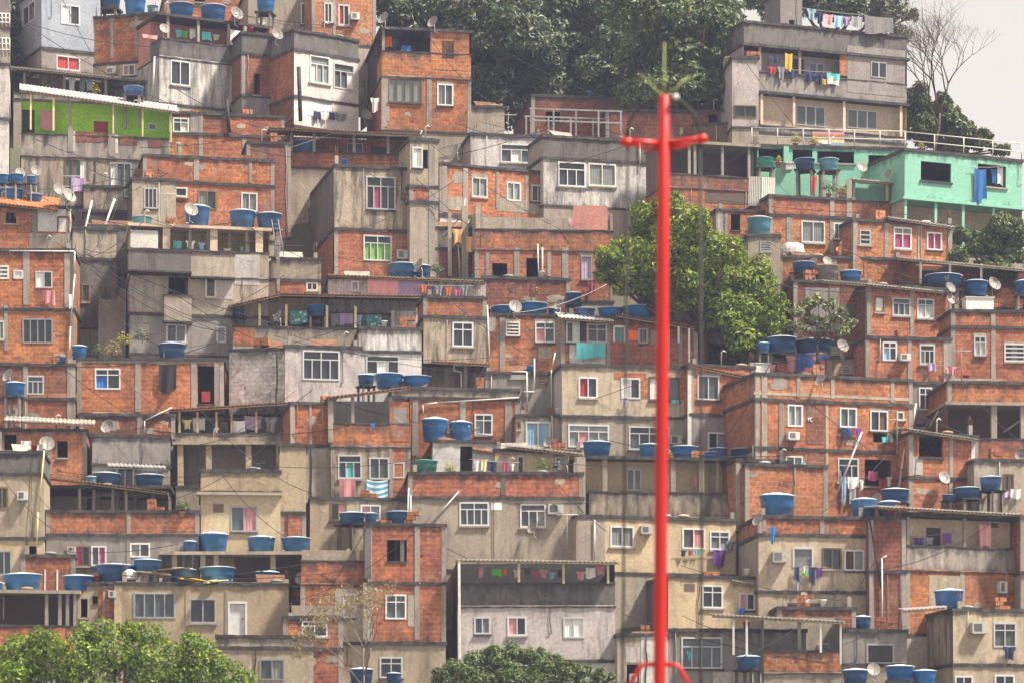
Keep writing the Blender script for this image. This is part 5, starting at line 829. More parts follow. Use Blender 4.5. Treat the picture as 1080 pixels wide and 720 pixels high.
# ------------------------------------------------------------------ laundry
cloth('a2b', [(185, 31, 191, 39, 'turquoise', .4), (200, 30, 206, 40, 'white', .4), (213, 33, 222, 42, 'turquoise', .4), (224, 36, 232, 42, 'lightyellow', .4), (243, 31, 256, 46, 'white', -.2), (150, 36, 166, 40, 'rose', .2), (191, 32, 198, 39, 'cgreen', .4)], 'covered laundry terrace')
cloth('b2', [(72, 82, 80, 96, 'white', .3), (84, 82, 90, 96, 'grey', .3), (90, 83, 98, 96, 'lightblue', .3), (109, 84, 113, 94, 'orange', .3)]); cloth('b3', [(43, 116, 59, 136, 'rose', .3), (75, 187, 91, 203, 'lilac')])
cloth('a5', [(405, 38, 413, 50, 'orange', .3), (413, 41, 421, 51, 'navy', .3), (424, 48, 434, 56, 'cloth_blue', .2), (391, 103, 400, 118, 'white', -.5)]); cloth('a4', [(331, 117, 338, 126, 'navy'), (339, 117, 346, 126, 'white'), (347, 118, 353, 126, 'navy'), (354, 119, 366, 126, 'grey')])
cloth('a9', [(851, 9, 861, 21, 'lightblue'), (861, 12, 868, 24, 'navy'), (870, 15, 879, 26, 'rose'), (880, 16, 889, 28, 'lightblue'), (889, 17, 897, 27, 'lilac'), (898, 17, 910, 28, 'grey')], 'top of big grey house', off=-.2)
cloth('a9', [(912, 16, 942, 34, 'steel')], 'parapet of big grey house', off=-.3)
cloth('a9', [(812, 59, 824, 66, 'navy'), (828, 56, 836, 74, 'yellow'), (810, 70, 818, 78, 'red'), (820, 70, 828, 84, 'grey'), (829, 73, 841, 82, 'navy'), (849, 75, 861, 86, 'navy'), (861, 77, 872, 88, 'navy'), (867, 83, 872, 89, 'yellow'), (872, 80, 885, 89, 'white'), (872, 77, 886, 83, 'turquoise')], 'balcony of big grey house')
cloth('a10', [(1028, 177, 1040, 212, 'cloth_blue'), (1045, 178, 1052, 194, 'cloth_blue', .25), (1052, 176, 1058, 195, 'white', .2)])
cloth('b5', [], ''); cloth('b6', [(48, 306, 58, 321, 'rose'), (72, 310, 76, 325, 'white')]); cloth('b8', [(168, 384, 186, 412, 'black')])
cloth('b10', [(183, 254, 192, 262, 'turquoise', .3), (196, 254, 206, 262, 'white', .3), (209, 256, 217, 263, 'lightblue', .3), (236, 262, 244, 268, 'lightyellow', .3), (253, 260, 262, 267, 'grey', .3)]); cloth('c2t', [(443, 301, 450, 309, 'orange', -.35), (451, 302, 458, 310, 'navy', -.35), (459, 302, 467, 311, 'grey', -.35), (464, 302, 469, 312, 'navy', -.35), (470, 303, 476, 312, 'orange', -.35), (478, 305, 486, 313, 'magenta', -.35), (487, 302, 494, 312, 'grey', -.35)])
cloth('c1t', [(306, 327, 324, 341, 'dots', .35), (358, 330, 372, 342, 'lilac', .3), (374, 332, 382, 343, 'lightblue', .3), (386, 332, 402, 345, 'dots', .3), (349, 331, 357, 343, 'grey', .3)]); cloth('b12b', [(620, 296, 628, 310, 'magenta'), (600, 230, 616, 240, 'rose', .3)])
cloth('c4', [(608, 361, 638, 377, 'turquoise', -.3)]); cloth('c5', [(656, 421, 663, 428, 'lilac'), (708, 421, 716, 425, 'turquoise')]); cloth('c21', [(358, 504, 375, 533, 'rose', -.2), (387, 505, 409, 538, 'stripeblue', -.25), (391, 446, 396, 450, 'cloth_blue', -.1)])
cloth('b12c', [(477, 241, 488, 257, 'stripeorange', -.5), (491, 249, 502, 265, 'stripeorange', -.5)])
cloth('c16', [(22, 464, 33, 475, 'white', -.3)]); cloth('c20', [(203, 440, 216, 454, 'white', .3), (192, 442, 202, 452, 'lightyellow', .3), (246, 443, 258, 456, 'white', .3), (258, 438, 276, 452, 'lilac', .3), (218, 443, 226, 455, 'navy', .3), (230, 444, 240, 455, 'brown', .3), (280, 440, 292, 456, 'grey', .3)])
cloth('c22', [(500, 484, 506, 496, 'white', .3), (508, 484, 514, 496, 'lightyellow', .3), (514, 486, 524, 497, 'navy', .3), (530, 486, 536, 498, 'magenta', .3), (538, 488, 543, 496, 'white', .3)]); cloth('c7', [(731, 500, 736, 512, 'rose', .5)]); cloth('c8b', [(724, 686, 730, 696, 'turquoise', -.05)])
cloth('c10', [(505, 597, 510, 608, 'rose', .2), (519, 599, 529, 607, 'cgreen', .2), (530, 598, 534, 606, 'orange', .2), (541, 600, 549, 608, 'white', .2), (552, 598, 560, 606, 'brown', .2), (561, 602, 568, 609, 'magenta', .2), (569, 600, 578, 609, 'rose', .2), (579, 603, 586, 610, 'lightblue', .2), (588, 600, 594, 608, 'navy', .2), (608, 602, 618, 611, 'rose', .2), (618, 598, 628, 609, 'white', .2), (628, 596, 638, 606, 'rose', .2)])
cloth('c7b', [(718, 580, 724, 586, 'navy'), (726, 580, 731, 585, 'magenta'), (732, 580, 739, 584, 'turquoise'), (752, 579, 765, 596, 'purple'), (766, 570, 776, 580, 'grey')]); cloth('c8', [(778, 641, 786, 647, 'cloth_blue')])
cloth('c13t', [(208, 648, 222, 656, 'rose')], '') if 0 else None
cloth('d2', [(855, 186, 862, 203, 'red', .3)]); cloth('d8', [(978, 382, 987, 391, 'lilac'), (997, 386, 1010, 394, 'rose'), (1004, 388, 1010, 394, 'magenta'), (967, 408, 973, 424, 'navy', .05)]); cloth('d8w', [(811, 384, 818, 391, 'rose', -.5), (820, 382, 827, 392, 'magenta', -.5), (829, 374, 842, 391, 'rose', -.6), (840, 372, 872, 393, 'floral', -.65), (850, 372, 862, 382, 'magenta', -.5)])
cloth('d10', [(887, 450, 894, 463, 'navy'), (894, 450, 900, 460, 'cloth_blue'), (899, 450, 903, 458, 'red'), (903, 451, 908, 468, 'purple'), (930, 460, 935, 466, 'turquoise'), (936, 456, 942, 465, 'grey'), (942, 452, 946, 463, 'navy'), (845, 487, 850, 496, 'turquoise'), (838, 495, 845, 507, 'white'), (846, 500, 852, 516, 'navy'), (886, 490, 894, 502, 'navy'), (888, 502, 893, 530, 'lightblue'), (894, 502, 906, 514, 'white'), (896, 514, 903, 532, 'grey'), (907, 505, 911, 516, 'white'), (916, 496, 926, 506, 'magenta'), (927, 504, 935, 516, 'red'), (935, 502, 941, 512, 'white')]); cloth('d11r', [(1056, 518, 1066, 524, 'lilac'), (1066, 515, 1077, 525, 'white')])
cloth('d13', [(956, 554, 963, 566, 'white', .9), (963, 566, 975, 575, 'purple', .3), (975, 566, 984, 574, 'grey', .3), (994, 561, 1003, 573, 'purple', .3), (1033, 552, 1045, 577, 'rose', .2)]); cloth('d12', [(838, 597, 843, 612, 'navy'), (844, 596, 852, 604, 'white'), (846, 601, 853, 606, 'cgreen'), (853, 597, 860, 615, 'navy'), (860, 598, 867, 608, 'purple'), (838, 612, 844, 622, 'grey'), (812, 555, 819, 572, 'bluebr', -.5)]); cloth('d14', [(1058, 681, 1071, 695, 'navy')])

# ------------------------------------------------------------------ trees and shrubs
T3 = 'big dark trees crowding the hilltop'
tree('dark_tree', 'huge dark green tree filling the hilltop above the brick terrace house', (470, 150), 201, [(405, -10, 30), (420, 12, 34), (450, 8, 40), (478, 55, 42), (500, 15, 50), (515, 85, 40), (545, 40, 50), (530, 120, 30), (450, 40, 30), (510, 50, 50, 3), (540, 90, 42, 3), (470, 20, 45, 3), (505, 115, 34, 2)], 34000, .44, 'leaf_dark', .5, 11, 1.0, group=T3)
tree('dark_tree', 'dense dark tree hanging over the ruin with steel frame terrace', (600, 150), 203, [(570, 20, 50), (600, 55, 50), (635, 10, 52), (580, 95, 34), (650, 75, 46), (560, 80, 40), (620, 95, 32), (590, 40, 60, 3), (640, 50, 60, 3), (600, 90, 44, 3), (650, 105, 34, 3)], 32000, .44, 'leaf_dark', .5, 12, 1.0, group=T3)
tree('dark_tree', 'broad hilltop tree whose lighter crown rises behind the red mast tip', (725, 165), 191, [(690, 15, 50), (715, 60, 46), (745, 20, 42), (768, 62, 34), (690, 100, 38), (738, 95, 32), (780, 45, 26), (760, 95, 22), (715, 122, 22), (788, 60, 22), (770, 100, 18), (795, 88, 12), (700, 50, 55, 3), (745, 60, 48, 3), (700, 110, 38, 3), (745, 112, 22, 2), (795, 70, 12)], 30000, .40, 'leaf_mid', .5, 13, 1.0, group=T3)
tree('dark_tree', 'smaller dark tree behind the stair tower and roof laundry', (880, 60), 214, [(800, 0, 20), (812, 12, 18), (860, 5, 26), (840, 0, 26), (890, 10, 24), (900, -2, 28), (935, 12, 24), (950, 40, 14), (962, 18, 9), (925, 20, 20, 2), (880, 0, 30, 2)], 9000, .38, 'leaf_dark', .3, 14, 1.0, group=T3)
tree('dark_tree', 'dark tree top peeking between pale blue house and lattice balcony', (25, 110), 196, [(20, 30, 26), (40, 60, 22), (15, 70, 26), (32, 5, 22)], 6000, .42, 'leaf_dark', .3, 24, .6, group=T3)
tree('mango_tree', 'bright green leafy tree standing in the middle of the houses behind red mast', (745, 385), 170, [(690, 245, 34), (725, 240, 34), (655, 280, 30), (700, 285, 42), (740, 270, 36), (765, 268, 25), (790, 300, 34), (760, 330, 42), (805, 330, 30), (745, 350, 28), (785, 360, 26), (640, 272, 16), (710, 222, 22), (820, 322, 14), (728, 318, 22), (670, 300, 26), (690, 320, 18), (772, 368, 24), (800, 350, 26), (818, 340, 16), (752, 372, 16), (745, 300, 40, 1.5), (700, 270, 40, 1.5), (775, 335, 40, 1.5), (640, 290, 18)], 46000, .30, 'leaf_mango', .35, 15, .9, fill=.3)
tree('leafy_tree', 'leafy yellow green tree rising at the foot of the ochre house', (120, 860), 140, [(20, 705, 42), (70, 700, 46), (120, 688, 42), (165, 700, 44), (215, 705, 34), (248, 722, 26), (100, 735, 50), (180, 745, 46), (12, 745, 50), (134, 668, 15), (205, 678, 16), (40, 672, 14), (90, 668, 14)], 24000, .22, 'leaf_front', .35, 16, .5, fill=.3)
tree('low_tree', 'low flat crowned tree in front of the white awning house', (540, 820), 142, [(465, 716, 14), (482, 706, 16), (500, 700, 15), (520, 694, 15), (542, 690, 15), (562, 692, 15), (580, 700, 15), (598, 706, 14), (615, 708, 12), (632, 713, 9), (645, 714, 6), (500, 720, 26), (535, 712, 26), (570, 715, 24), (600, 722, 20), (630, 725, 12), (550, 735, 40)], 20000, .20, 'leaf_mid', .25, 17, .4)
tree('hill_shrub', 'round green shrub beside the big grey hilltop house by the sky', (985, 165), 196, [(968, 105, 18), (990, 125, 20), (1015, 138, 16), (975, 135, 20), (1035, 150, 14), (1050, 158, 8), (955, 140, 14), (1000, 152, 16), (995, 108, 12), (1005, 125, 14), (1025, 145, 14), (960, 122, 16), (1060, 160, 8), (985, 145, 20, 2), (1010, 155, 16, 2)], 14000, .36, 'leaf_mid', .2, 18, .5)
tree('garden_shrub', 'dark shrub growing at the corner of the mint green house', (1045, 300), 176, [(1045, 255, 22), (1065, 268, 20), (1030, 262, 14), (1075, 245, 14), (1040, 285, 14), (1018, 250, 14), (1060, 240, 18), (1012, 272, 13), (1055, 285, 18)], 9000, .3, 'leaf_mid', .15, 19, .5)
tree('terrace_shrub', 'shrub in front of the cream storey left of the hilltop house', (820, 150), 190, [(812, 125, 12), (828, 120, 11), (805, 138, 9), (835, 134, 9)], 1600, .26, 'leaf_mid', .1, 20, .2)
tree('big_leaf_shrub', 'pale big leafed shrub right of the bright green tree', (862, 372), 166, [(840, 330, 9), (850, 322, 9), (862, 318, 9), (875, 324, 9), (886, 332, 9), (896, 342, 8), (855, 338, 11), (872, 342, 11), (845, 346, 9), (888, 350, 8), (835, 345, 7)], 1500, .34, 'leaf_pale', .08, 21, .3, fill=.8)
bare_tree('leafless_tree', 'tall leafless tree standing against the bright sky', (985, 160), 193, 2, .95, 'bark', 5, .12, 7, lean=.10, upright=.1)
bare_tree('dry_shrub_tree', 'dry thin branched tree with few brown leaves before three storey brick house', (388, 745), 141, 606, 1.05, 'barkl', 9, .075, 6, ('leaf_dry', 1500, .15, .3), lean=-.2, upright=.3)
P3 = lambda hk, x, y, off: HOUSES[hk]['front'](x, y, off).y
plant('terrace_plant', 'flowering plant on the brick plant terrace', 874, 205, 9, P3('d2', 874, 205, .2), n=220, mat='leaf_mid')
plant('terrace_plant', 'trailing plant by the red cloth on plant terrace', 888, 208, 7, P3('d2', 888, 205, .2), n=160, mat='leaf_dry')
plant('potted_plant', 'yellow green plant standing before small white shed', 474, 499, 6, P3('c22', 474, 499, .4), n=120, mat='leaf_yellow')
plant('potted_plant', 'green plant on brick walled terrace below the lean-to', 572, 497, 8, P3('c22', 572, 499, .5), n=160)
plant('potted_plant', 'yellow flowers beside bright blue tank on concrete gallery', 706, 482, 4, P3('c7', 706, 482, .3), n=80, mat='leaf_yellow')
plant('garden_bush', 'dry bush on roof garden above tied black cloth', 118, 377, 10, P3('b8', 118, 377, 1), n=300, mat='leaf_dry', pot=False)
plant('garden_bush', 'green bush on roof garden beside the blue tank', 104, 377, 8, P3('b8', 104, 377, 1.5), n=240, pot=False)
plant('garden_bush', 'yellow flowering bush below stair alley', 130, 366, 9, P3('b8', 130, 372, 2), n=260, mat='leaf_yellow', pot=False)
plant('garden_bush', 'dark bush at the foot of the stair alley', 150, 362, 9, P3('b8', 150, 370, 2.5), n=260, mat='leaf_dark', pot=False)
plant('potted_plant', 'young tree against the ochre balcony wall', 192, 540, 8, P3('c19', 192, 540, -.8), n=240)
plant('potted_plant', 'yellow flowers behind railing of mint green wing', 839, 152, 6, P3('a10b', 839, 152, .5), n=160, mat='leaf_yellow')
plant('potted_plant', 'yellow plant near the shrub on mint wing railing', 858, 153, 5, P3('a10b', 858, 153, .5), n=120, mat='leaf_yellow')
plant('potted_plant', 'small yellow plant behind mint house railing', 971, 157, 4, P3('a10', 971, 157, .5), n=80, mat='leaf_yellow')
plant('potted_plant', 'green plant between the old tanks by mint wing', 821, 172, 4, P3('a10b', 821, 172, -2.4), n=80, mat='leaf_yellow')
plant('weed', 'dark weed growing out of brick wall near clothes', 945, 462, 7, P3('d10', 945, 455, -.2), n=200, mat='leaf_dark', pot=False)
plant('weed', 'grey green bush under the dish above lilac wall', 461, 290, 7, P3('c2t', 461, 290, .8), n=200, pot=False)
plant('weed', 'weeds growing behind tank row near brick pipes house', 566, 314, 6, P3('b12b', 566, 316, -.6), n=140, pot=False, mat='leaf_yellow')
plant('weed', 'plant on low patched parapet beside the tanks', 843, 290, 8, P3('d4', 843, 290, -.6), n=180, pot=False)
plant('potted_plant', 'plant on the tin roofed dark terrace with laundry', 99, 99, 6, P3('b2', 99, 99, -.4), n=120, mat='leaf_yellow')
# ------------------------------------------------------------------ cables, poles, antennas
lab = 'dark cable sagging '
cable((12, 15), 170, (175, 108), 172, .3, lab + 'past the pale blue house'); cable((30, 25), 169, (165, 50), 172, .25, lab + 'from lattice balcony to brick corner house')
cable((85, 268), 162, (250, 350), 158, 1.0, 'dark cable sagging over the stair alley'); cable((90, 265), 162, (240, 345), 157, .6, 'dark cable running from alley pole to grey gable'); cable((150, 235), 162, (85, 275), 160, .3, 'dark cable over the recessed alley house')
cable((95, 300), 158, (200, 372), 156, .8, lab + 'above the roof garden'); cable((88, 262), 163, (135, 260), 165, .3, 'short dark cable at alley junction'); cable((130, 200), 166, (92, 270), 162, .5, 'dark cable hanging below lime green terrace')
cable((540, 0), 192, (590, 60), 196, .1, 'thin cable crossing the dark hilltop trees', mat='cablel'); cable((340, 250), 160, (480, 190), 168, .5, lab + 'across the stained beige house')
cable((280, 140), 168, (318, 110), 172, .3, lab + 'from whitewashed house to brick room'); cable((120, 360), 154, (300, 290), 160, .6, 'dark cable beside cream balcony house'); cable((820, 300), 163, (960, 300), 164, .4, lab + 'over the low patched parapet')
cable((940, 470), 155, (1020, 400), 158, .5, 'dark cable by stair gap and brick shed'); cable((820, 560), 149, (935, 480), 153, .6, lab + 'before big brick house'); cable((430, 520), 150, (550, 300), 160, .8, lab + 'past white drain pipes')
cable((640, 300), 160, (540, 330), 158, .3, lab + 'beside unfinished brick house', mat='cablel'); cable((0, 500), 150, (60, 560), 149, .3, lab + 'on beige edge house'); cable((60, 385), 153, (230, 360), 153, .5, lab + 'before roof garden house')
cable((210, 430), 152, (330, 520), 150, .6, 'dark cable beside unfinished ochre frame'); cable((760, 700), 144, (890, 620), 148, .5, lab + 'near small tin awning terrace'); cable((930, 600), 149, (1060, 540), 150, .5, lab + 'before recessed cream terrace')
cable((180, 90), 171, (300, 140), 170, .4, lab + 'below white mouldy house'); cable((560, 470), 152, (640, 560), 149, .4, lab + 'before concrete gallery corner')
pole([(315, 71), (316, 100), (317, 128)], Yg(132) - 1.5, .12, 'cable', 'utility_pole', 'short black utility pole before the whitewashed house', 'pole')
pole([(239, 105), (242, 140)], Yg(150) - 1, .1, 'cable', 'utility_pole', 'leaning dark pole on brick terrace below mouldy house', 'pole')
pole([(97, 212), (88, 248), (88, 262)], Yg(300), .06, 'pvc', 'conduit_pole', 'upright pale conduit pole at stair alley junction', 'pole')
pole([(121, 210), (112, 235), (104, 250)], Yg(300), .06, 'pvc', 'conduit_pole', 'bent pale conduit pole beside stair alley junction', 'pole')
pole([(163, 60), (161, 100)], Yg(120) - 1, .05, 'pvc', 'conduit_pole', 'white pipe standing between brick corner and mouldy house', 'pipe')
pole([(290, 226), (294, 270)], Yg(300), .04, 'pvc', 'ladder_rail', 'thin pale rail beside the roof ladder', 'rail')
for (x0, y0, x1, y1, lb) in ((909, 455, 880, 527, 'long diagonal white pole in front of big brick house'), (954, 473, 948, 514, 'slanted pale pole right of big brick house'), (999, 417, 980, 450, 'pale slanted bar in the stair gap by dark terrace'), (1080, 440, 1058, 456, 'white slanted bar before dark open floor'), (966, 425, 962, 453, 'short pale bar beside brick house over stair gap')):
    pole([(x0, y0), (x1, y1)], Yg(max(y1, 520)) - .6 if x0 < 960 else Yg(470), .05, 'pvc', 'leaning_pole', lb, 'pole')
pole([(946, 449), (946, 482)], Yg(500) - 2, .035, 'cable', 'antenna_post', 'thin post with small white aerials by yellow tin roof shed', 'post')
antenna(690, 118, 150, 182, 'thin street lamp like aerial behind the mast crossarm') if 0 else None
antenna(76, 185, 200, 165, 'television aerial above orange tile roof dishes'); antenna(946, 440, 470, 156, 'television aerial beside the stair gap'); antenna(233, 560, 590, 148, 'television aerial on ochre roof frame') if 0 else None
antenna(598, 540, 575, 148, 'television aerial standing on grey rooftop room'); antenna(176, 203, 232, 160, 'television aerial above cream balcony house'); antenna(1014, 368, 395, 158, 'television aerial before banded parapet house'); antenna(536, 120, 140, 186, 'television aerial on low white house')
# ladder on the cream house
def ladder():
    h = HOUSES['b10']; a = h['front'](290, 232, -.6); b = h['front'](296, 270, -1.0); root = empty('ladder', b); tag(root, 'grey metal ladder leaning on the cream house roof by tanks', 'ladder')
    d = a - b
    for s in (-.18, .18): mb = MB(); mb.tube([(s, 0, 0), (s + d.x, d.y, d.z)], .025, 5); mb.build('ladder_rail', 'steel', root)
    mb = MB()
    for k in range(1, 8): t = k / 8; mb.tube([(-.18 + d.x * t, d.y * t, d.z * t), (.18 + d.x * t, d.y * t, d.z * t)], .018, 4)
    mb.build('ladder_rungs', 'steel', root)
ladder()
# steel frame on the ruin roof
def steel_frame():
    h = HOUSES['a7']; O_ = h['front'](560, 143, .6); root = empty('steel_frame', O_, h['A']); tag(root, 'rusty grey steel pergola frame standing on the shaded concrete ruin', 'pergola'); S = Yg(190) / F
    Wm, Hm = 98 * S, 28 * S
    for k in range(5):
        for y in (0, 2.0): mb = MB(); x = Wm * k / 4; mb.box(x - .05, x + .05, y - .05, y + .05, 0, Hm); mb.build('frame_post', 'steel', root)
    for (y, z) in ((0, Hm), (2, Hm), (0, Hm * .55)): mb = MB(); mb.box(-.1, Wm + .1, y - .04, y + .04, z + .001, z + .09); mb.build('frame_beam', 'steel', root)
steel_frame()
def sheets(hk, items, off, mt, name, label, cat):
    h = HOUSES[hk]
    for i, (x0, y0, x1, y1) in enumerate(items):
        (u0, z1), (u1, _), (_, z0) = h['loc'](x0, y0, off), h['loc'](x1, y0, off), h['loc'](x0, y1, off); mb = MB(); n = 14
        for k in range(n):
            for t in (0, .02):
                a = u0 + (u1 - u0) * k / n; b = u0 + (u1 - u0) * (k + 1) / n; ya = .05 * (k % 2) + t; yb = .05 * ((k + 1) % 2) + t; mb.quad([(a - u0 - .12, ya - .3, 0), (b - u0 - .12, yb - .3, 0), (b - u0, yb, z1 - z0), (a - u0, ya, z1 - z0)])
        p = h['O'] + h['ex'] * u0 + h['ey'] * off; p.z = h['zb'] + z0; o = mb.build(name, mt, None, p); o.rotation_euler = (0, 0, h['A']); tag(o, label[i], cat)
sheets('d1', [(790, 186, 803, 218), (804, 187, 818, 219)], 1.0, 'acw', 'corrugated_sheet', ['white corrugated sheet leaning beside the brown shed', 'white corrugated sheet leaning beside narrow brick house terrace'], 'roof sheet')
# white bags / bath tub, buckets, mural, clutter
def sack(hk, x0, y0, x1, y1, off, mt, name, label, cat):
    h = HOUSES[hk]; p = h['front']((x0 + x1) / 2, y1, off); s = p.y / F; w_, h_ = (x1 - x0) * s / 2, (y1 - y0) * s; mb = MB(); n = 14; rnd = random.Random(x0)
    prof = [(.75, 0), (1, .15), (1, .5), (.8, .8), (.45, .95), (.05, 1)]; rg = []
    for r, z in prof: rg.append([(w_ * r * math.cos(6.283 * k / n) * (1 + rnd.uniform(-.12, .12)), w_ * .6 * r * math.sin(6.283 * k / n), h_ * z * (1 + rnd.uniform(-.06, .06))) for k in range(n)])
    for A_, B_ in zip(rg, rg[1:]):
        for k in range(n): mb.quad([A_[k], A_[(k + 1) % n], B_[(k + 1) % n], B_[k]], None, True)
    tag(mb.build(name, mt, None, p), label, cat)
sack('d4', 823, 256, 849, 269, .9, 'white', 'plastic_bundle', 'big white plastic wrapped bundle on brick wall by grey block base', 'bundle')
sack('c13', 128, 600, 146, 611, .5, 'white', 'rubble_bag', 'white bag on the narrow brick wing roof corner', 'bag'); sack('d13', 1028, 541, 1036, 552, .9, 'white', 'sack', 'white sack inside the recessed cream terrace', 'sack') if 0 else None
for i, (x, y, mt, lb) in enumerate(((160, 606, 'woodl', 'pale timber board lying on cluttered ochre roof'), (180, 602, 'wood', 'dark timber board on the cluttered ochre roof'), (205, 613, 'yellow', 'yellow board at the ochre roof edge by tank'), (228, 614, 'lightyellow', 'pale yellow board below the ochre roof tanks'), (325, 699, 'redpaint', ''), )):
    if not lb: continue
    h = HOUSES['c13']; p = h['front'](x, y, .2); mb = MB(); mb.box(-.9, .9, -.12, .12, 0, .07); mb.box(-.7, .95, -.3, -.05, .072, .12); mb.box(-.5, .6, .0, .25, .074, .15); o = mb.build('timber_boards', mt, None, p); o.rotation_euler = (0, R(6 * (-1) ** i), R(20 * i)); tag(o, lb, 'timber')
def box_room(hk, x0, y0, x1, y1, off, mt, name, label, cat):
    h = HOUSES[hk]; (u0, z1), (u1, _), (_, z0) = h['loc'](x0, y0, off), h['loc'](x1, y0, off), h['loc'](x0, y1, off); p = h['O'] + h['ex'] * u0 + h['ey'] * off; p.z = h['zb'] + z0
    root = empty(name, p, h['A']); tag(root, label, cat); mb = MB(); mb.box(0, u1 - u0, 0, .9, 0, z1 - z0); mb.build('casing', mt, root); mb = MB(); mb.box(-.05, u1 - u0 + .05, -.05, .95, z1 - z0 + .002, z1 - z0 + .06); mb.build('lid', 'white', root)
box_room('d7', 1019, 314, 1048, 327, .3, 'white', 'storage_box', 'long white storage box on the banded brick parapet', 'box')
box_room('a10b', 829, 172, 836, 179, -2.6, 'acw', 'storage_box', 'small grey box between old tanks at mint wing', 'box'); box_room('c6b', 797, 383, 812, 394, -.2, 'white', 'storage_box', 'small white box on low brick wall under big tree', 'box')
# rainbow striped mural board with a white bird shape on the mint wing terrace
def mural():
    h = HOUSES['a10b']; p = h['front'](857, 153, 1.2); root = empty('rainbow_banner', p, h['A']); tag(root, 'rainbow striped banner behind the mint wing railing with white bird', 'banner'); S = p.y / F
    for i, m_ in enumerate(['lightblue', 'lightyellow', 'woodl', 'oran', 'rose']):
        mb = MB(); mb.box(0, 34 * S, 0, .05, i * 2.8 * S + .001, (i + 1) * 2.8 * S); mb.build('stripe', m_, root)
    mb = MB(); q = [(8, 2), (14, 4), (25, 11), (18, 4), (20, 1), (12, 1)]; mb.quad([(x * S, -.03, z * S) for x, z in q]); mb.quad([(x * S, -.01, z * S) for x, z in q][::-1])
    for i in range(6): a, b = q[i], q[(i + 1) % 6]; mb.quad([(a[0] * S, -.03, a[1] * S), (b[0] * S, -.03, b[1] * S), (b[0] * S, -.01, b[1] * S), (a[0] * S, -.01, a[1] * S)])
    mb.build('bird_shape', 'white', root)
mural()
# white graffiti letters on the big brick house: V C
def graffiti():
    h = HOUSES['d10']; u, z = h['loc'](852, 444, -.03); s = Yg(548) / F; mb = MB()
    def seg(a, b): mb.tube([(a[0] * s, -.022, a[1] * s), (b[0] * s, -.022, b[1] * s)], .022, 4)
    for a, b in (((0, 4), (.6, 0)), ((.6, 0), (1.6, 4)), ((4.6, 4), (2.8, 4)), ((2.8, 4), (2.6, .4)), ((2.6, .4), (4.6, 0))): seg(a, b)
    o = mb.build('graffiti', 'white', h['root']); o.location = (u, -.02, z)
graffiti()
# person leaning over the brick parapet
def person():
    h = HOUSES['d4']; p = h['front'](886, 272, .35); S = 1.0; z0 = -1.02
    J = [(0, 0, 0), (0, 0, .22), (0, -.04, .45), (0, -.08, .53), (0, -.12, .68), (-.17, -.05, .44), (-.26, -.22, .24), (-.05, -.36, .16), (.17, -.05, .44), (.25, -.24, .26), (.32, -.44, .20), (-.09, 0, -.1), (-.1, -.03, -.5), (-.1, .02, -.9), (.09, 0, -.1), (.1, -.03, -.5), (.1, .02, -.9), (0, -.13, .80)]
    E = [(0, 1), (1, 2), (2, 3), (3, 4), (4, 17), (2, 5), (5, 6), (6, 7), (2, 8), (8, 9), (9, 10), (0, 11), (11, 12), (12, 13), (0, 14), (14, 15), (15, 16)]
    Rr = [.14, .13, .12, .055, .09, .065, .045, .035, .065, .045, .035, .09, .06, .045, .09, .06, .045, .08]
    me = bpy.data.meshes.new('person'); me.from_pydata(J, E, []); o = bpy.data.objects.new('person', me); col.objects.link(o); o.location = p + Vector((0, 0, .1)); o.rotation_euler = (0, 0, h['A']); me.materials.append(MATS['skin'])
    m_ = o.modifiers.new('skin', 'SKIN'); m2 = o.modifiers.new('sub', 'SUBSURF'); m2.levels = m2.render_levels = 2
    if not me.skin_vertices: 
        bm = bmesh.new(); bm.from_mesh(me); bm.verts.layers.skin.verify(); bm.to_mesh(me); bm.free()
    for i, v in enumerate(me.skin_vertices[0].data): v.radius = (Rr[i], Rr[i] * (.8 if i < 3 else 1)); v.use_root = (i == 0)
    tag(o, 'shirtless person leaning arms on brick parapet between two windows', 'person')
    mb = MB(); mb.lathe([(.03, -.04), (.085, 0), (.098, .05), (.085, .10), (.04, .125), (.005, .13)], 12, (0, -.10, .76)); mb.build('hair', 'hair', o)
    mb = MB(); mb.lathe([(.09, -.45), (.12, -.2), (.155, -.08), (.15, .05)], 12, (0, 0, 0)); mb.build('shorts', 'navy', o)
person()
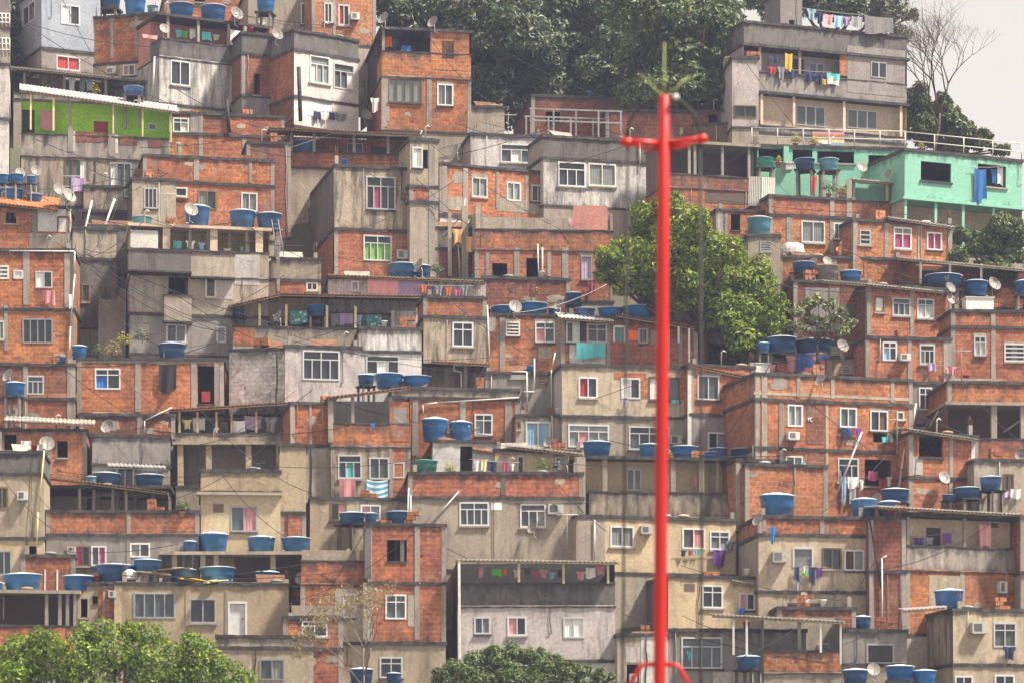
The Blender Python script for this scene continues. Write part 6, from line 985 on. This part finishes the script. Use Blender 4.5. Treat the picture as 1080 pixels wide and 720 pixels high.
# ------------------------------------------------------------------ the red mast close to the camera
def mast():
    Y = 15.0; S = Y / F; X = lambda px: (px - 699) * S; Z = lambda py: CZ + (HY - py) * S
    root = empty('red_mast', ((684.5 - 540) * S, Y, 0)); root.rotation_euler = (0, .0075, 0); tag(root, 'tall red painted mast with a crossarm in front of the hillside', 'mast')
    mb = MB(); mb.lathe([(.05, 0), (.030, .3), (.0298, Z(300)), (.027, Z(104)), (.012, Z(100))], 20); mb.build('mast_tube', 'redpaint', root)
    for s in (-1, 1):
        mb = MB(); mb.tube([(0, 0, Z(152)), (s * 24 * S, -.02, Z(150 - s * 1)), (s * 44 * S, -.03, Z(148 - s * 1.5))], [.016, .013, .010], 8); mb.tube([(0, 0, Z(158)), (s * 20 * S, .02, Z(155 - s)), (s * 36 * S, 0, Z(150 - s * 1.5))], [.009, .008, .007], 6); o = mb.build('crossarm', 'redpaint', root)
        mb = MB(); mb.tube([(s * 33 * S, -.02, Z(150 - s * 2)), (s * 36 * S, -.02, Z(150 - s * 2)), (s * 43 * S, -.02, Z(149 - s * 2)), (s * 46 * S, -.02, Z(149 - s * 2))], [.012, .022, .022, .01], 10); mb.build('end_fitting', 'redpaint', o)
        mb = MB(); mb.tube([(s * 38 * S, -.02, Z(152)), (s * (39 if s < 0 else 43) * S, -.02, Z(900) + 1.5), (s * 43 * S, -.02, 1)], .0065, 6); mb.build('stay_wire', 'cable', root)
        mb = MB(); mb.tube([(s * 5 * S, 0, Z(700)), (s * 17 * S, 0, Z(700.5)), (s * 20 * S, 0, Z(702)), (s * 25 * S, 0, Z(711)), (s * 33 * S, 0, Z(724)), (s * 34 * S, 0, Z(760))], .011, 8); mb.build('step_bracket', 'redpaint', root)
    mb = MB(); mb.tube([(39 * S * math.cos(R(a)), .0, Z(146) + 43 * S * math.sin(R(a))) for a in range(0, 181, 12)], .008, 6); mb.build('hoop', 'cable', root)
    mb = MB(); mb.tube([(0, 0, Z(150)), (0, 0, 1.0)], .001, 4)
    for (dx, py) in ((-26, 78), (0, 45), (27, 80)):
        mb = MB(); mb.tube([(0, 0, Z(103)), (dx * S, 0, Z(py))], [.0042, .0025], 6); mb.build('rod_antenna', 'antenna', root)
    mb = MB(); mb.lathe([(.003, -.012), (.014, -.006), (.014, .008), (.004, .014)], 10, (12 * S, -.03, Z(104))); mb.build('lamp', 'white', root)
mast()
# ------------------------------------------------------------------ stairs of the alley, loose things on the roofs, more cables
def stairs(px, py, Yo, n, wd, name, label):
    b = at(px, py, Yo); root = empty(name, b, .12); tag(root, label, 'stairs'); mb = MB()
    for k in range(n): mb.box(-wd / 2, wd / 2, k * .2, k * .2 + .6, k * .19 - 1.5, k * .19 + .0, 0)
    mb.build('steps', 'gp', root); mb = MB()
    mb.tube([(wd / 2, 0, .9), (wd / 2, n * .2, .9 + n * .19)], .025, 5)
    for k in range(0, n, 4): mb.tube([(wd / 2, k * .2, k * .19), (wd / 2, k * .2, .9 + k * .19)], .02, 4)
    mb.build('handrail', 'steel', root)
stairs(118, 352, Yg(352) + .3, 17, 1.5, 'concrete_stairs', 'grey concrete stairs climbing the dark alley above roof garden')
def loose(seed):
    rnd = random.Random(seed)
    for hk, h in list(HOUSES.items()):
        tp = [t for t in h['tops'] if not t[1]]
        if not tp or h['W'] < 1.5 or hk in ('a9t', 'a10', 'a10b', 'a1', 'a0', 'a0b', 'a1t', 'b1', 'b0') or rnd.random() < .3: continue
        z = h['zb'] + tp[0][0]; kind = rnd.choice(['brick', 'brick', 'timber', 'bucket', 'vent', 'sheet', 'bag']); u = rnd.uniform(.5, h['W'] - .5); p = h['O'] + h['ex'] * u + h['ey'] * rnd.uniform(.3, .45); p.z = z; mb = MB()
        if kind == 'brick':
            for r in range(rnd.choice([1, 2, 3])):
                for k in range(rnd.choice([2, 3, 4])): x = k * .21 + rnd.uniform(-.02, .02); mb.box(x, x + .19, -.1 + rnd.uniform(-.03, .03), .25, r * .2 + .001, r * .2 + .19)
            o = mb.build('brick_pile', 'bro', None, p); lb, ct = 'small pile of spare bricks', 'bricks'
        elif kind == 'timber':
            for k in range(3): mb.box(-.9 + rnd.uniform(-.2, .2), .9, -.1 + k * .12, -.02 + k * .12, .0 + k * .002, .06 + k * .03)
            o = mb.build('timber_boards', rnd.choice(['wood', 'woodl']), None, p); lb, ct = 'loose timber boards lying', 'timber'
        elif kind == 'bucket': mb.lathe([(.12, 0), (.17, .32), (.185, .33), (.185, .36), (.15, .35), (.1, .1)], 12); o = mb.build('bucket', rnd.choice(['white', 'red', 'bluebr', 'black']), None, p); lb, ct = 'plastic bucket standing', 'bucket'
        elif kind == 'vent': mb.tube([(0, 0, 0), (0, 0, .7), (.12, 0, .8), (.25, 0, .72)], .04, 6); o = mb.build('vent_pipe', 'pvc', None, p); lb, ct = 'bent white vent pipe', 'pipe'
        elif kind == 'sheet':
            for k in range(10):
                for t in (0, .02): mb.quad([(-.7 + k * .14, -.1 + .03 * (k % 2), .0 + t), (-.7 + k * .14 + .14, -.1 + .03 * ((k + 1) % 2), t), (-.7 + k * .14 + .14, .5, .42 + t), (-.7 + k * .14, .5, .42 + t)])
            o = mb.build('roof_sheet', rnd.choice(['tin', 'rust', 'rust']), None, p); lb, ct = 'loose corrugated sheet resting', 'roof sheet'
        else: mb.lathe([(.2, 0), (.3, .1), (.26, .25), (.1, .32), (.02, .33)], 10); o = mb.build('rubble_bag', rnd.choice(['acw', 'grey', 'woodl']), None, p); o.scale = (1.1, .9, .55); lb, ct = 'lumpy rubble bag', 'bag'
        o.rotation_euler = (0, 0, h['A'] + rnd.uniform(-.25, .25)); note(o, lb, 'on ' + h['place'], ct, 'loose things left on the roofs', u)
loose(21); loose(77)
def roof_cables():
    rnd = random.Random(5); L = [h for k, h in HOUSES.items() if k not in ('a10', 'a0', 'a0b', 'a1t', 'b0', 'b1')]; done = set(); made = 0
    for h in L:
        c = []
        for g in L:
            if g is h: continue
            a_ = h['O'] + h['ex'] * h['W'] * .1; b_ = g['O'] + g['ex'] * g['W'] * .8; a_.z = h['zb'] + max(t[0] for t in h['tops'] or [(5, 0)]); b_.z = g['zb'] + max(t[0] for t in g['tops'] or [(5, 0)])
            if 4 < (a_ - b_).length < 12: c.append((abs(a_.y - b_.y), id(g), g, a_, b_))
        if not c or rnd.random() < .25: continue
        c.sort(key=lambda t: t[0]); g, a_, b_ = rnd.choice(c[:3])[2:]; k_ = tuple(sorted((h['key'], g['key'])))
        if k_ in done: continue
        done.add(k_); a_.z += rnd.uniform(.2, .9); b_.z += rnd.uniform(.1, .6); a_ -= h['ey'] * .25; b_ -= g['ey'] * .25; mb = MB(); sg = rnd.uniform(.15, .6)
        mb.tube([a_.lerp(b_, t / 12) - Vector((0, 0, sg * 4 * (t / 12) * (1 - t / 12))) - a_ for t in range(13)], rnd.choice([.012, .015, .018]), 4)
        tag(mb.build('power_cable', 'cable', None, a_), f"cable from {h['place']} to {g['place']}", 'cable', 'cables strung between the houses')
roof_cables()
for k, (a_, b_, lb) in enumerate((((78, 262), (150, 330), 'past the alley stairs'), ((80, 258), (60, 340), 'in front of brick house with white pipe'), ((88, 250), (200, 225), 'towards cream house tanks'), ((92, 255), (120, 180), 'up to pink balcony'), ((90, 268), (300, 345), 'across grey gable house to canopy'), ((100, 230), (20, 190), 'beside orange tile roof dishes'), ((170, 300), (330, 380), 'over the grey balcony box'), ((440, 20), (520, 110), 'before the dark hilltop tree'), ((480, 130), (560, 145), 'over low white house'), ((700, 200), (800, 150), 'before brown board shed'), ((870, 250), (1000, 300), 'across crimson window house'), ((1000, 310), (1075, 350), 'before banded parapet'), ((850, 420), (960, 500), 'across big brick house'), ((600, 400), (720, 380), 'across wide beige house'), ((440, 560), (600, 620), 'over striped awning'), ((200, 470), (330, 410), 'by brown roof shelter'), ((60, 460), (190, 440), 'over orange brick house'), ((890, 640), (960, 520), 'beside tall dark side wall'))):
    Y_ = Yg(max(a_[1], b_[1])) - 2.5; cable(a_, Y_, b_, Y_ + .5, .25 + .1 * (k % 4), 'thin dark cable ' + lb, .018)
finish_labels()
# ------------------------------------------------------------------ the air between the camera and the hill
hm = bpy.data.materials.new('haze'); hm.use_nodes = True; n = hm.node_tree; n.nodes.clear()
out = n.nodes.new('ShaderNodeOutputMaterial'); pv = n.nodes.new('ShaderNodeVolumePrincipled'); pv.inputs['Density'].default_value = HAZE; pv.inputs['Color'].default_value = (.62, .68, 1.0, 1); pv.inputs['Anisotropy'].default_value = .2
n.links.new(pv.outputs[0], out.inputs['Volume'])
me = bpy.data.meshes.new('haze'); bm = bmesh.new(); bmesh.ops.create_cube(bm, size=1); bm.to_mesh(me); bm.free(); me.materials.append(hm)
hz = bpy.data.objects.new('haze', me); col.objects.link(hz); hz.scale = (9000, 9000, 90); hz.location = (0, 0, 45 - 1.6); tag(hz, None, None, kind='stuff')
